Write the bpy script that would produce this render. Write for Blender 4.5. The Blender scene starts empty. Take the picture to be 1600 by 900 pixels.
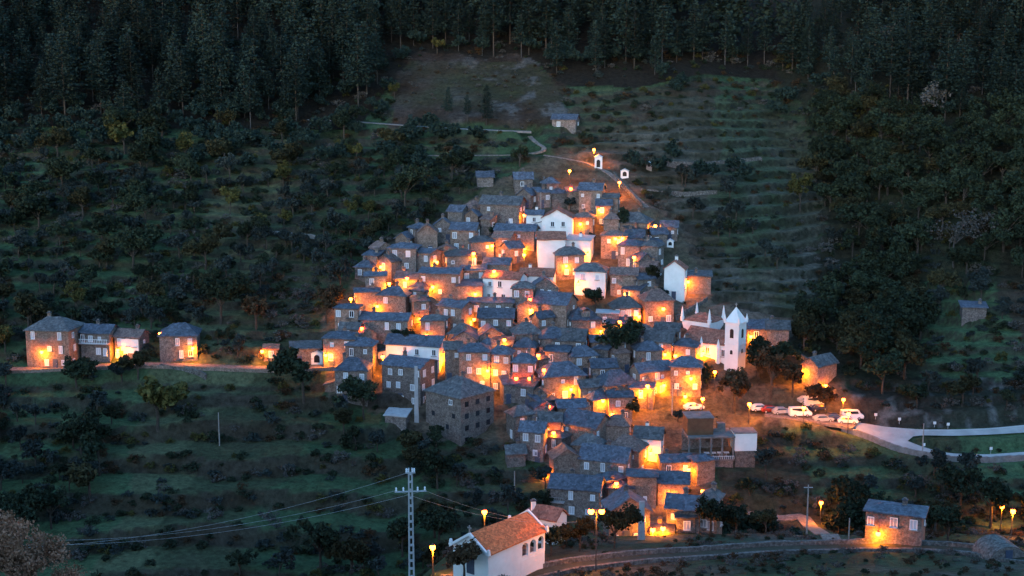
import bpy, bmesh, math, random
import numpy as np
from mathutils import Vector, Matrix
from mathutils.bvhtree import BVHTree

rnd = random.Random(7)
nrs = np.random.RandomState(11)
sc = bpy.context.scene
COL = sc.collection
R = math.radians

# ------------------------------------------------------------------ camera
FPX = 2198.0                      # focal length in pixels of the 1600 wide frame
PITCH = R(10.0)
ZC = 100.0
CAM = Vector((0, 0, ZC))
FW = Vector((0, math.cos(PITCH), -math.sin(PITCH)))
UP = Vector((0, math.sin(PITCH), math.cos(PITCH)))
cd = bpy.data.cameras.new('camera')
cam = bpy.data.objects.new('camera', cd)
COL.objects.link(cam)
cam.location = CAM
cam.rotation_euler = (math.pi / 2 - PITCH, 0, 0)
cd.sensor_fit = 'HORIZONTAL'
cd.angle = 2 * math.atan(800 / FPX)
cd.clip_end = 3000
cd.clip_start = 0.5
sc.camera = cam


def ray(px, py):
    d = FW + Vector((1, 0, 0)) * ((px - 800) / FPX) + UP * (-(py - 450) / FPX)
    return d                       # one unit of depth along the view axis per unit of t


def project(x, y, z):
    zz = z - ZC
    dep = y * FW.y + zz * FW.z
    dep = np.maximum(dep, 1e-3)
    u = x / dep
    v = (y * UP.y + zz * UP.z) / dep
    return 800 + FPX * u, 450 - FPX * v


# ------------------------------------------------------------------ noise
def _hash(ix, iy, seed):
    n = (ix.astype(np.int64) * 374761393 + iy.astype(np.int64) * 668265263 + seed * 1442695041) & 0x7fffffff
    n = ((n ^ (n >> 13)) * 1274126177) & 0x7fffffff
    return ((n ^ (n >> 16)) & 0xffff) / 65535.0


def vnoise(x, y, seed=0):
    ix, iy = np.floor(x), np.floor(y)
    fx, fy = x - ix, y - iy
    fx, fy = fx * fx * (3 - 2 * fx), fy * fy * (3 - 2 * fy)
    a = _hash(ix, iy, seed); b = _hash(ix + 1, iy, seed)
    c = _hash(ix, iy + 1, seed); d = _hash(ix + 1, iy + 1, seed)
    return (a + (b - a) * fx + (c - a) * fy + (a - b - c + d) * fx * fy) * 2 - 1


def fbm(x, y, seed=0, octv=4):
    t, a, s = 0, 1.0, 0
    for k in range(octv):
        t = t + a * vnoise(x * 2 ** k, y * 2 ** k, seed + k * 17)
        s += a; a *= 0.5
    return t / s


def sstep(a, b, x):
    t = np.clip((x - a) / (b - a), 0, 1)
    return t * t * (3 - 2 * t)


# ------------------------------------------------------------------ terrain heights
XS = np.arange(-250, 250.1, 0.8)
YS = np.concatenate([np.arange(-40, 112, 8.0), np.arange(112, 480, 0.8), np.arange(480, 660, 5.0)])
GX, GY = np.meshgrid(XS, YS)


def far_slope(Y):
    return np.interp(Y, [-100, 130, 190, 225, 262, 300, 360, 410, 460, 560, 700],
                     [-140, -125, -101, -89, -75, -57.5, -29, -6, 18, 72, 150])


def near_slope(X, Y):
    n = np.interp(Y, [-100, -40, 0, 75, 140, 155, 182, 192, 200, 225, 260, 400],
                  [30, 4, -3.5, -35, -61, -62.2, -67.4, -69.8, -72.5, -95, -130, -300])
    w = np.clip((Y - 120) / 35, 0, 1)
    return n - 0.9 * w * np.maximum(0, -6 - X)


def base_height(X, Y):
    xv = X - 10
    f = far_slope(Y)
    up = sstep(270, 330, Y)
    xc = 78 - 0.06 * (Y - 330)
    f = f - up * 7 * np.exp(-((X - xc) / 16) ** 2)
    f = f + up * 0.20 * np.maximum(0, X - xc) * sstep(0, 20, X - xc)
    f = f + up * 0.06 * np.maximum(0, -X - 60)
    f = f + 1.8 * fbm(X / 45, Y / 45, 3) + 0.5 * fbm(X / 12, Y / 12, 9, 3)
    nn = near_slope(X, Y) + 0.5 * fbm(X / 14, Y / 14, 5, 3) + sstep(192, 200, Y) * 1.0 * fbm(X / 8, Y / 8, 5, 2)
    return np.maximum(f, nn) + ZC


def in_poly(px, py, poly):
    px = np.asarray(px, float); py = np.asarray(py, float)
    ins = np.zeros(px.shape, bool)
    n = len(poly)
    for i in range(n):
        x1, y1 = poly[i]; x2, y2 = poly[(i + 1) % n]
        c = ((y1 > py) != (y2 > py)) & (px < (x2 - x1) * (py - y1) / (y2 - y1 + 1e-9) + x1)
        ins ^= c
    return ins


VILLAGE = [(515, 590), (500, 525), (520, 470), (560, 420), (600, 380), (690, 345), (740, 300), (810, 262), (880, 236),
           (960, 232), (1010, 320), (1060, 345), (1080, 400), (1115, 430), (1110, 480), (1160, 478), (1240, 495), (1245, 555), (1310, 545),
           (1345, 640), (1350, 670), (1180, 660), (1175, 712), (1120, 735), (1135, 835), (1000, 850), (930, 810), (855, 800), (848, 720), (790, 715), (770, 690),
           (660, 695), (600, 640), (525, 632)]
CLEARING = [(600, 200), (640, 92), (700, 84), (830, 92), (872, 130), (890, 185), (830, 205), (760, 195)]
TERR_R = [(900, 235), (985, 195), (1090, 150), (1200, 165), (1265, 215), (1285, 300), (1280, 400), (1300, 470), (1250, 500), (1120, 470), (1070, 350), (1000, 290)]


def pineline(px):
    return np.interp(px, [-400, 0, 560, 615, 640, 840, 870, 1000, 1100, 1200, 1300, 1450, 1600, 2000],
                     [180, 192, 197, 120, 90, 90, 128, 130, 110, 118, 165, 205, 200, 200])


H0 = base_height(GX, GY)
PX0, PY0 = project(GX, GY, H0)
forest = (PY0 < pineline(PX0) + 8) | (GY > 440)
vill = in_poly(PX0, PY0, VILLAGE)
nearm = sstep(205, 222, GY)
tmask = nearm * (.55 + .45 * sstep(-.35, .25, fbm(GX / 30, GY / 22, 33, 3))) * np.where(forest, 0.08, 0.85) * np.where(vill, 0.4, 1.0) * np.where(in_poly(PX0, PY0, CLEARING), 0.15, 1)
tmask = np.where(in_poly(PX0, PY0, TERR_R), 0.7 + 0.25 * sstep(-.3, .2, fbm(GX / 25, GY / 18, 37, 3)), tmask)
STEP = 2.3
warp = 2.4 * fbm(GX / 50, GY / 50, 21, 3) + 0.45 * fbm(GX / 10, GY / 10, 26, 2) + in_poly(PX0, PY0, TERR_R) * (1.1 * fbm(GX / 17, GY / 17, 29, 2) + .02 * (GX - 40))
q = (H0 + warp) / STEP
fr = q - np.floor(q)
stepd = (np.floor(q) + sstep(0.74, 0.97, fr)) * STEP - warp
# broader fields below the road on the left
broad = sstep(575, 640, PY0) * (1 - sstep(600, 720, PX0)) * (GY > 200)
STEP2 = 3.7
warp2 = 3.4 * fbm(GX / 42, GY / 42, 23, 3) + 0.5 * fbm(GX / 9, GY / 9, 28, 2)
q2 = (H0 + warp2) / STEP2
fr2 = q2 - np.floor(q2)
stepd = stepd * (1 - broad) + broad * ((np.floor(q2) + sstep(0.76, 0.97, fr2)) * STEP2 - warp2)
q = np.where(broad > .5, q2, q); fr = np.where(broad > .5, fr2, fr)
tmask = np.maximum(tmask, broad * .88 * nearm)
riser = sstep(.15, .5, tmask) * sstep(0.68, 0.80, fr) * (1 - sstep(0.95, 1.0, fr))
HH = H0 + (stepd - H0) * tmask


def ground(x, y):
    j = min(max((x - XS[0]) / 0.8, 0), len(XS) - 1.001)
    i = min(max(float(np.interp(y, YS, np.arange(len(YS)))), 0), len(YS) - 1.001)
    j0, i0 = int(j), int(i)
    a, b = j - j0, i - i0
    return float(HH[i0, j0] * (1 - a) * (1 - b) + HH[i0, j0 + 1] * a * (1 - b) + HH[i0 + 1, j0] * (1 - a) * b + HH[i0 + 1, j0 + 1] * a * b)


def ray_h(px, py, h=0.0, t0=None, t1=640.0):
    if t0 is None: t0 = 204.0 if (700 < py < 846 and 880 < px < 1340) else 110.0
    return _ray_h(px, py, h, t0, t1)


def _ray_h(px, py, h, t0, t1):
    """First point on the pixel's line of sight whose ground lies h below it."""
    d = ray(px, py)
    t = t0; prev = None
    while t < t1:
        p = CAM + d * t
        e = p.z - ground(p.x, p.y) - h
        if e <= 0:
            if prev is None:
                return p
            lo, hi = prev, t
            for _ in range(12):
                m = (lo + hi) / 2
                p = CAM + d * m
                if p.z - ground(p.x, p.y) - h > 0: lo = m
                else: hi = m
            return CAM + d * hi
        prev = t; t += 0.7
    return CAM + d * t1


# ------------------------------------------------------------------ materials
def newmat(name):
    m = bpy.data.materials.new(name); m.use_nodes = True
    nt = m.node_tree
    return m, nt, nt.nodes['Principled BSDF']


def noisy(name, c1, c2, scale=2.0, rough=0.85, bump=0.0, scale2=None, spec=0.3, rand=0.0, c3=None, coord='Object', metallic=0):
    m, nt, bs = newmat(name)
    tc = nt.nodes.new('ShaderNodeTexCoord')
    n1 = nt.nodes.new('ShaderNodeTexNoise'); n1.inputs['Scale'].default_value = scale; n1.inputs['Detail'].default_value = 5
    n1.inputs['Roughness'].default_value = 0.65
    nt.links.new(tc.outputs[coord], n1.inputs['Vector'])
    rp = nt.nodes.new('ShaderNodeValToRGB')
    rp.color_ramp.elements[0].position = 0.35; rp.color_ramp.elements[0].color = (*c1, 1)
    rp.color_ramp.elements[1].position = 0.68; rp.color_ramp.elements[1].color = (*c2, 1)
    if c3:
        e = rp.color_ramp.elements.new(0.8); e.color = (*c3, 1)
    nt.links.new(n1.outputs['Fac'], rp.inputs['Fac'])
    out = rp.outputs['Color']
    if scale2:
        n2 = nt.nodes.new('ShaderNodeTexVoronoi'); n2.inputs['Scale'].default_value = scale2
        nt.links.new(tc.outputs[coord], n2.inputs['Vector'])
        mx = nt.nodes.new('ShaderNodeMix'); mx.data_type = 'RGBA'; mx.blend_type = 'MULTIPLY'; mx.inputs['Factor'].default_value = 0.75
        mr = nt.nodes.new('ShaderNodeMapRange'); mr.inputs[3].default_value = 0.5; mr.inputs[4].default_value = 1.4
        sp = nt.nodes.new('ShaderNodeSeparateColor')
        nt.links.new(n2.outputs['Color'], sp.inputs[0]); nt.links.new(sp.outputs[0], mr.inputs[0])
        nt.links.new(out, mx.inputs['A']); nt.links.new(mr.outputs[0], mx.inputs['B'])
        out = mx.outputs['Result']
    if rand:
        oi = nt.nodes.new('ShaderNodeObjectInfo')
        mr = nt.nodes.new('ShaderNodeMapRange'); mr.inputs[3].default_value = 1 - rand; mr.inputs[4].default_value = 1 + rand
        nt.links.new(oi.outputs['Random'], mr.inputs[0])
        mx = nt.nodes.new('ShaderNodeMix'); mx.data_type = 'RGBA'; mx.blend_type = 'MULTIPLY'; mx.inputs['Factor'].default_value = 1
        nt.links.new(out, mx.inputs['A']); nt.links.new(mr.outputs[0], mx.inputs['B'])
        out = mx.outputs['Result']
    nt.links.new(out, bs.inputs['Base Color'])
    bs.inputs['Roughness'].default_value = rough
    bs.inputs['Metallic'].default_value = metallic
    bs.inputs['Specular IOR Level'].default_value = spec
    if bump:
        bp = nt.nodes.new('ShaderNodeBump'); bp.inputs['Strength'].default_value = bump; bp.inputs['Distance'].default_value = 0.15
        nt.links.new(n1.outputs['Fac'], bp.inputs['Height']); nt.links.new(bp.outputs[0], bs.inputs['Normal'])
    return m


def foliage(name, c1, c2, rand=0.35, hue=None):
    m, nt, bs = newmat(name)
    tc = nt.nodes.new('ShaderNodeTexCoord')
    geo = nt.nodes.new('ShaderNodeNewGeometry')
    n1 = nt.nodes.new('ShaderNodeTexNoise'); n1.inputs['Scale'].default_value = 0.6; n1.inputs['Detail'].default_value = 3
    nt.links.new(geo.outputs['Position'], n1.inputs['Vector'])
    add = nt.nodes.new('ShaderNodeMath'); add.operation = 'ADD'
    mul = nt.nodes.new('ShaderNodeMath'); mul.operation = 'MULTIPLY'; mul.inputs[1].default_value = 0.35
    nt.links.new(geo.outputs['Random Per Island'], mul.inputs[0])
    nt.links.new(n1.outputs['Fac'], add.inputs[0]); nt.links.new(mul.outputs[0], add.inputs[1])
    rp = nt.nodes.new('ShaderNodeValToRGB')
    rp.color_ramp.elements[0].position = 0.45; rp.color_ramp.elements[0].color = (*c1, 1)
    rp.color_ramp.elements[1].position = 0.9; rp.color_ramp.elements[1].color = (*c2, 1)
    nt.links.new(add.outputs[0], rp.inputs['Fac'])
    oi = nt.nodes.new('ShaderNodeObjectInfo')
    mr = nt.nodes.new('ShaderNodeMapRange'); mr.inputs[3].default_value = 1 - rand; mr.inputs[4].default_value = 1 + rand
    nt.links.new(oi.outputs['Random'], mr.inputs[0])
    mx = nt.nodes.new('ShaderNodeMix'); mx.data_type = 'RGBA'; mx.blend_type = 'MULTIPLY'; mx.inputs['Factor'].default_value = 1
    nt.links.new(rp.outputs['Color'], mx.inputs['A']); nt.links.new(mr.outputs[0], mx.inputs['B'])
    nt.links.new(mx.outputs['Result'], bs.inputs['Base Color'])
    bs.inputs['Roughness'].default_value = 0.8
    bs.inputs['Specular IOR Level'].default_value = 0.12
    return m


M = {}
M['stone'] = noisy('schist_wall', (.115, .092, .082), (.215, .18, .165), 1.6, .9, .5, 5.5, rand=.16)
M['stone2'] = noisy('warm_schist_wall', (.15, .102, .08), (.28, .2, .165), 1.6, .9, .5, 5.5, rand=.15)
M['brown'] = noisy('brown_render', (.10, .05, .028), (.15, .08, .045), 1.0, .9, .2)
M['white'] = noisy('white_render', (.68, .68, .67), (.8, .8, .79), .5, .85, .05)
M['slate'] = noisy('slate_roof', (.05, .056, .074), (.105, .115, .145), .9, .62, .4, 2.6, rand=.22, c3=(.15, .16, .18))
M['slate2'] = noisy('brownish_slate_roof', (.058, .055, .058), (.125, .118, .118), .9, .7, .4, 2.6, rand=.2, c3=(.10, .105, .07))
M['tile'] = noisy('old_red_tile', (.20, .075, .05), (.33, .14, .095), 1.2, .8, .3, 3.0, rand=.1)
M['tile2'] = noisy('brown_tile', (.13, .085, .075), (.21, .14, .12), 1.2, .8, .3, 3.0, rand=.12)
M['frame'] = noisy('white_window_frame', (.72, .74, .78), (.8, .82, .85), 2, .5)
M['stonecap'] = noisy('stone_cap', (.22, .2, .19), (.32, .3, .28), 2, .9, .2)
M['wood'] = noisy('blue_painted_door', (.04, .055, .09), (.07, .085, .13), 3, .6)
M['dark'] = noisy('opening_shade', (.008, .008, .009), (.014, .014, .014), 2, .6)  # near-black colour standing in for the shade inside openings
M['metal'] = noisy('galvanised_metal', (.3, .31, .32), (.42, .43, .45), 3, .5, spec=.5)
M['iron'] = noisy('dark_lamp_iron', (.05, .045, .04), (.08, .07, .06), 3, .6)
M['concrete'] = noisy('concrete', (.30, .30, .31), (.42, .42, .43), 1.2, .9, .15)
M['asphalt'] = noisy('pale_worn_asphalt', (.30, .295, .29), (.42, .41, .40), .35, .8)
M['lane'] = noisy('village_lane_stone', (.16, .12, .10), (.26, .2, .17), 1.4, .9, .4, 2.5)
M['paint'] = noisy('white_road_paint', (.7, .7, .7), (.8, .8, .8), 2, .8)
M['trackgrass'] = noisy('grassy_track', (.026, .03, .017), (.055, .05, .034), .9, .95, .3)
M['drystone'] = noisy('grey_dry_stone', (.06, .056, .052), (.17, .16, .15), 2.5, .9, .6, 3.0)
M['parapet'] = noisy('weathered_parapet', (.15, .13, .125), (.26, .235, .225), 1.5, .9, .3)
M['darkconcrete'] = noisy('dark_weathered_concrete', (.10, .095, .095), (.19, .18, .178), 1.0, .9, .2)
M['bark'] = noisy('bark', (.035, .028, .022), (.075, .06, .048), 2, .95, .4)
M['palebark'] = noisy('pale_bark', (.05, .045, .042), (.085, .078, .072), 2, .95, .4)
M['pine'] = foliage('pine_needles', (.009, .018, .016), (.022, .038, .031), .45)
M['leaf'] = foliage('dark_leaves', (.010, .017, .011), (.030, .042, .023), .35)
M['olive'] = foliage('olive_leaves', (.015, .023, .022), (.042, .054, .050), .3)
M['yellow'] = foliage('yellowing_leaves', (.035, .036, .012), (.085, .08, .026), .3)
M['brownleaf'] = foliage('autumn_brown_leaves', (.035, .022, .012), (.085, .052, .028), .25)
M['leaf2'] = foliage('olive_brown_leaves', (.016, .017, .009), (.050, .046, .022), .3)
M['pinkleaf'] = foliage('russet_leaves', (.17, .088, .052), (.38, .20, .13), .1)
M['heath'] = foliage('pale_scrub_leaves', (.045, .042, .038), (.095, .088, .08), .2)
M['rubber'] = noisy('tyre_rubber', (.015, .015, .015), (.025, .025, .025), 4, .9)
M['carwhite'] = noisy('white_car_paint', (.7, .7, .7), (.76, .76, .76), 1, .3, spec=.5)
M['cargrey'] = noisy('silver_car_paint', (.32, .33, .35), (.38, .39, .41), 1, .3, spec=.5)
M['carred'] = noisy('red_car_paint', (.22, .02, .015), (.28, .03, .02), 1, .3, spec=.5)
M['carblue'] = noisy('dark_blue_car_paint', (.02, .03, .08), (.03, .045, .1), 1, .3, spec=.5)


def glass(name, c, rough, spec=.5):
    m, nt, bs = newmat(name)
    oi = nt.nodes.new('ShaderNodeObjectInfo')
    rp = nt.nodes.new('ShaderNodeValToRGB')
    rp.color_ramp.elements[0].color = (c[0] * .5, c[1] * .5, c[2] * .5, 1); rp.color_ramp.elements[1].color = (*c, 1)
    nt.links.new(oi.outputs['Random'], rp.inputs['Fac']); nt.links.new(rp.outputs[0], bs.inputs['Base Color'])
    bs.inputs['Roughness'].default_value = rough; bs.inputs['Specular IOR Level'].default_value = spec
    return m


M['pane'] = glass('curtain_sky_pane', (.55, .58, .64), .25)  # pale bluish: curtain white plus reflected sky put into the colour
M['darkpane'] = glass('dark_pane', (.03, .035, .045), .12, .8)


def emit(name, col, s):
    m, nt, bs = newmat(name)
    bs.inputs['Base Color'].default_value = (.8, .6, .3, 1)
    bs.inputs['Emission Color'].default_value = (*col, 1)
    bs.inputs['Emission Strength'].default_value = s
    try: m.cycles.emission_sampling = 'NONE'
    except Exception: pass
    return m


M['lampglass'] = emit('sodium_lamp_glass', (1.0, .085, .005), 10)


# ------------------------------------------------------------------ mesh helpers
class MB:
    def __init__(s):
        s.v = []; s.f = []; s.mi = []; s.mats = []

    def mat(s, m):
        if m not in s.mats: s.mats.append(m)
        return s.mats.index(m)

    def poly(s, pts, m):
        i = len(s.v); s.v += [tuple(p) for p in pts]; s.f.append(tuple(range(i, i + len(pts)))); s.mi.append(s.mat(m))

    def box(s, c, size, m, rz=0.0, taper=1.0):
        cx, cy, cz = c; sx, sy, sz = size[0] / 2, size[1] / 2, size[2] / 2
        ca, sa = math.cos(rz), math.sin(rz)
        i = len(s.v)
        for z, k in ((-sz, 1.0), (sz, taper)):
            for x, y in ((-sx, -sy), (sx, -sy), (sx, sy), (-sx, sy)):
                x, y = x * k, y * k
                s.v.append((cx + x * ca - y * sa, cy + x * sa + y * ca, cz + z))
        for f in ((0, 3, 2, 1), (4, 5, 6, 7), (0, 1, 5, 4), (1, 2, 6, 5), (2, 3, 7, 6), (3, 0, 4, 7)):
            s.f.append(tuple(i + k for k in f)); s.mi.append(s.mat(m))

    def tube(s, pts, rads, m, n=6, caps=True):
        pts = [Vector(p) for p in pts]
        rings = []
        for k, p in enumerate(pts):
            d = (pts[min(k + 1, len(pts) - 1)] - pts[max(k - 1, 0)])
            d = d.normalized() if d.length > 1e-6 else Vector((0, 0, 1))
            a = d.orthogonal().normalized() if abs(d.z) < .95 else Vector((1, 0, 0))
            a = (a - d * a.dot(d)).normalized()
            b = d.cross(a)
            i = len(s.v)
            for q in range(n):
                t = 2 * math.pi * q / n
                s.v.append(tuple(p + a * (math.cos(t) * rads[k]) + b * (math.sin(t) * rads[k])))
            rings.append(i)
        mi = s.mat(m)
        for k in range(len(rings) - 1):
            for q in range(n):
                s.f.append((rings[k] + q, rings[k] + (q + 1) % n, rings[k + 1] + (q + 1) % n, rings[k + 1] + q)); s.mi.append(mi)
        if caps:
            s.f.append(tuple(rings[0] + q for q in range(n))[::-1]); s.mi.append(mi)
            s.f.append(tuple(rings[-1] + q for q in range(n))); s.mi.append(mi)

    def lathe(s, prof, m, n=10, c=(0, 0, 0)):
        s.tube([(c[0], c[1], c[2] + z) for r, z in prof], [max(r, .001) for r, z in prof], m, n)

    def mesh(s, name):
        me = bpy.data.meshes.new(name)
        me.from_pydata(s.v, [], s.f)
        for m in s.mats: me.materials.append(M[m])
        me.polygons.foreach_set('material_index', s.mi)
        me.update()
        return me

    def build(s, name, parent=None, loc=None, rz=0.0):
        return link(name, s.mesh(name), parent, loc, rz)


def link(name, data, parent=None, loc=None, rz=0.0):
    o = bpy.data.objects.new(name, data)
    COL.objects.link(o)
    if parent is not None: o.parent = parent
    if loc is not None: o.location = loc
    if rz: o.rotation_euler = (0, 0, rz)
    return o


def tag(o, label, cat, group=None, kind=None):
    if label: o['label'] = label
    if cat: o['category'] = cat
    if group: o['group'] = group
    if kind: o['kind'] = kind
    return o


def empty(name, loc, rz, label, cat, group=None):
    o = link(name, None, None, loc, rz)
    o.empty_display_size = .5
    return tag(o, label, cat, group)


# ------------------------------------------------------------------ roads: polylines picked on the slope, then carved in
def path3(pts):
    out = []
    for px, py in pts:
        p = ray_h(px, py, 0)
        out.append(Vector((p.x, p.y, ground(p.x, p.y))))
    return out


def densify(P, step=1.0):
    out = [P[0]]
    n = len(P)
    for i in range(n - 1):
        p0, p1, p2, p3 = P[max(i - 1, 0)], P[i], P[i + 1], P[min(i + 2, n - 1)]
        k = max(2, int((p2 - p1).length / step))
        for j in range(1, k + 1):
            t = j / k
            out.append(0.5 * ((2 * p1) + (p2 - p0) * t + (2 * p0 - 5 * p1 + 4 * p2 - p3) * t * t + (3 * p1 - p0 - 3 * p2 + p3) * t ** 3))
    return out


ROADS = []
ROADPTS = []


def carve(pts, width, z_smooth=9, lead=True):
    P = densify(path3(pts), 1.0)
    z = np.array([p.z for p in P])
    k = z_smooth
    zp = np.pad(z, k, mode='edge')
    zs = np.array([zp[i:i + 2 * k + 1].mean() for i in range(len(z))])
    for p, zz in zip(P, zs): p.z = zz
    arr = np.array([(p.x, p.y) for p in P])
    hw = width / 2
    x0, x1, y0, y1 = arr[:, 0].min() - 8, arr[:, 0].max() + 8, arr[:, 1].min() - 8, arr[:, 1].max() + 8
    ii = np.where((YS >= y0) & (YS <= y1))[0]; jj = np.where((XS >= x0) & (XS <= x1))[0]
    for i in ii:
        d2 = (XS[jj][:, None] - arr[None, :, 0]) ** 2 + (YS[i] - arr[None, :, 1]) ** 2
        b = d2.argmin(1); d = np.sqrt(d2[np.arange(len(jj)), b])
        w = 1 - sstep(hw + 0.9, hw + 3.2, d)
        HH[i, jj] = HH[i, jj] * (1 - w) + (zs[b] - 0.18) * w
        riser[i, jj] *= (d > hw + 1.2)
    ROADPTS.append((arr, hw + 1.0))
    return P


def strip(P, width, zoff=0.0, thick=0.3, mat='asphalt', off=0.0):
    mb = MB()
    prev = None
    for i, p in enumerate(P):
        t = (P[min(i + 1, len(P) - 1)] - P[max(i - 1, 0)]); t.z = 0; t.normalize()
        nrm = Vector((-t.y, t.x, 0))
        a = p + nrm * (off + width / 2); b = p + nrm * (off - width / 2)
        cur = [Vector((a.x, a.y, a.z + zoff)), Vector((b.x, b.y, b.z + zoff)), Vector((b.x, b.y, b.z + zoff - thick)), Vector((a.x, a.y, a.z + zoff - thick))]
        i0 = len(mb.v); mb.v += [tuple(c) for c in cur]
        if prev is not None:
            for k in range(4):
                mb.f.append((prev + k, prev + (k + 1) % 4, i0 + (k + 1) % 4, i0 + k)); mb.mi.append(mb.mat(mat))
        prev = i0
    return mb


def wall_along(name, P, off, h, thick, mat, label, seed=0, cat='wall', below=1.0, group=None):
    """A dry stone wall following a polyline, with an uneven top."""
    r = random.Random(seed)
    mb = MB(); prev = None
    for i, p in enumerate(P):
        t = (P[min(i + 1, len(P) - 1)] - P[max(i - 1, 0)]); t.z = 0; t.normalize()
        nrm = Vector((-t.y, t.x, 0))
        hh = h * r.uniform(.86, 1.1)
        a = p + nrm * (off + thick / 2); b = p + nrm * (off - thick / 2)
        cur = [(a.x, a.y, a.z + hh), (b.x, b.y, b.z + hh * r.uniform(.95, 1.05)), (b.x, b.y, b.z - below), (a.x, a.y, a.z - below)]
        i0 = len(mb.v); mb.v += cur
        if prev is not None:
            for k in range(4):
                mb.f.append((prev + k, prev + (k + 1) % 4, i0 + (k + 1) % 4, i0 + k)); mb.mi.append(mb.mat(mat))
        else:
            mb.f.append((i0, i0 + 1, i0 + 2, i0 + 3)); mb.mi.append(mb.mat(mat))
        prev = i0
    mb.f.append((prev + 3, prev + 2, prev + 1, prev)); mb.mi.append(mb.mat(mat))
    o = mb.build(name)
    return tag(o, label, cat, group)


P_left = carve([(-150, 578), (0, 577), (90, 576), (200, 569), (330, 572), (430, 577), (500, 574), (560, 566)], 4.0)
P_park = carve([(1338, 667), (1318, 661), (1290, 656), (1240, 648), (1195, 643)], 6.0)
# outlines of the hairpin bend: one smooth sheet on the tilted shelf the bend was cut into
O_UP = [(1312, 658), (1348, 661), (1384, 667), (1438, 671), (1492, 671), (1546, 669), (1600, 664), (1700, 655), (1800, 648)]
I_UP = [(1418, 689), (1426, 682), (1438, 680), (1492, 681), (1546, 679), (1600, 676), (1700, 668), (1800, 662)]
I_LO = [(1418, 689), (1426, 692), (1438, 697), (1465, 705), (1492, 709), (1546, 710), (1600, 706), (1700, 698), (1800, 690)]
O_LO = [(1312, 668), (1330, 674), (1357, 683), (1384, 695), (1411, 704), (1438, 710), (1474, 716), (1492, 718), (1546, 719), (1600, 716), (1700, 708), (1800, 700)]
hp = [ray_h(px, py, 0) for px, py in O_UP[:7] + I_LO[:7] + O_LO[:10]]
A_ = np.array([(p.x, p.y, 1) for p in hp]); b_ = np.array([ground(p.x, p.y) for p in hp])
PL = np.linalg.lstsq(A_, b_, rcond=None)[0]


def on_shelf(px, py):
    d = ray(px, py)
    t = (PL[0] * CAM.x + PL[1] * CAM.y + PL[2] - CAM.z) / (d.z - PL[0] * d.x - PL[1] * d.y)
    return CAM + d * t


def edge_y(E, x): return float(np.interp(x, [e[0] for e in E], [e[1] for e in E]))


def smooth_y(E, x): return sum(edge_y(E, x + k * 5) for k in (-2, -1, 0, 1, 2)) / 5 if x > E[0][0] + 14 else edge_y(E, x)


HAIR = []
for (E1, E2, xa, xb) in ((O_UP, O_LO, 1312, 1418), (O_UP, I_UP, 1418, 1800), (I_LO, O_LO, 1418, 1800)):
    g_ = []
    for x in np.arange(xa, xb + .1, (xb - xa) / max(8, round((xb - xa) / 9))):
        ya, yb = smooth_y(E1, x), smooth_y(E2, x)
        g_.append([on_shelf(x, ya + (yb - ya) * k / 8) for k in range(9)])
    HAIR.append(g_)
pts = np.array([(p.x, p.y, p.z) for g_ in HAIR for r_ in g_ for p in r_])
for i in np.where((YS > pts[:, 1].min() - 5) & (YS < pts[:, 1].max() + 5))[0]:
    for j in np.where((XS > pts[:, 0].min() - 5) & (XS < pts[:, 0].max() + 5))[0]:
        d = (pts[:, 0] - XS[j]) ** 2 + (pts[:, 1] - YS[i]) ** 2
        b = d.argmin(); w = 1 - float(sstep(1.3, 4.5, math.sqrt(d[b])))
        if w > 0:
            HH[i, j] = HH[i, j] * (1 - w) + (pts[b, 2] - .35) * w
            riser[i, j] *= 1 - w
HPTS = pts
ROADPTS.append((pts[:, :2], 1.5))
P_edge = [on_shelf(x, smooth_y(O_LO, x)) for x in np.arange(1316, 1800, 5)]
P_back = carve([(480, 186), (560, 190), (640, 196), (720, 201), (790, 203), (830, 206)], 2.6)
P_back2 = carve([(640, 243), (740, 242), (820, 242), (850, 238), (838, 222), (828, 206)], 1.8)
P_back3 = carve([(850, 238), (880, 248), (915, 252), (950, 268), (985, 300), (1010, 330)], 1.8)
P_lr = carve([(1120, 798), (1160, 801), (1220, 808), (1262, 822), (1295, 838), (1330, 846)], 3.0)
P_near = carve([(700, 905), (800, 893), (900, 884), (1000, 873), (1100, 865), (1240, 857), (1380, 856), (1500, 861), (1600, 872), (1760, 884)], 2.2)

for nm, P, w, mt in (('village_road', P_left, 4.0, 'lane'), ('car_park', P_park, 5.6, 'lane'),
                     ('forest_path', P_back, 2.0, 'parapet'), ('footpath', P_back2, 1.2, 'lane'), ('footpath', P_back3, 1.6, 'lane'),
                     ('lower_lane', P_lr, 2.6, 'lane'), ('near_lane', P_near, 2.0, 'trackgrass')):
    o = strip(P, w, 0.0 if nm != 'road_junction' else 0.006, .5, mt).build(nm)
    o['kind'] = 'structure'
mb = MB()
for g_ in HAIR:
    i0 = len(mb.v); nr, nc_ = len(g_), len(g_[0])
    mb.v += [(p.x, p.y, p.z + .004) for r_ in g_ for p in r_]
    f_ = [(i0 + a * nc_ + b, i0 + a * nc_ + b + 1, i0 + (a + 1) * nc_ + b + 1, i0 + (a + 1) * nc_ + b) for a in range(nr - 1) for b in range(nc_ - 1)]
    mb.f += f_; mb.mi += [mb.mat('asphalt')] * len(f_)
o = mb.build('hairpin_road'); o['kind'] = 'structure'
for E, off in ((O_UP, 1.2), (O_LO, -1.6)):
    mb = strip([on_shelf(x, smooth_y(E, x) + off) for x in np.arange(1440, 1790, 6)], .16, .016, .008, 'paint')
    o = mb.build('road_marking'); o['kind'] = 'structure'

# ------------------------------------------------------------------ houses
FOOT = []          # (x, y, r) kept clear of trees
BV, BF, BT = [], [], []   # geometry for lamp placement
HOUSES = []
WM = {}


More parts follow.
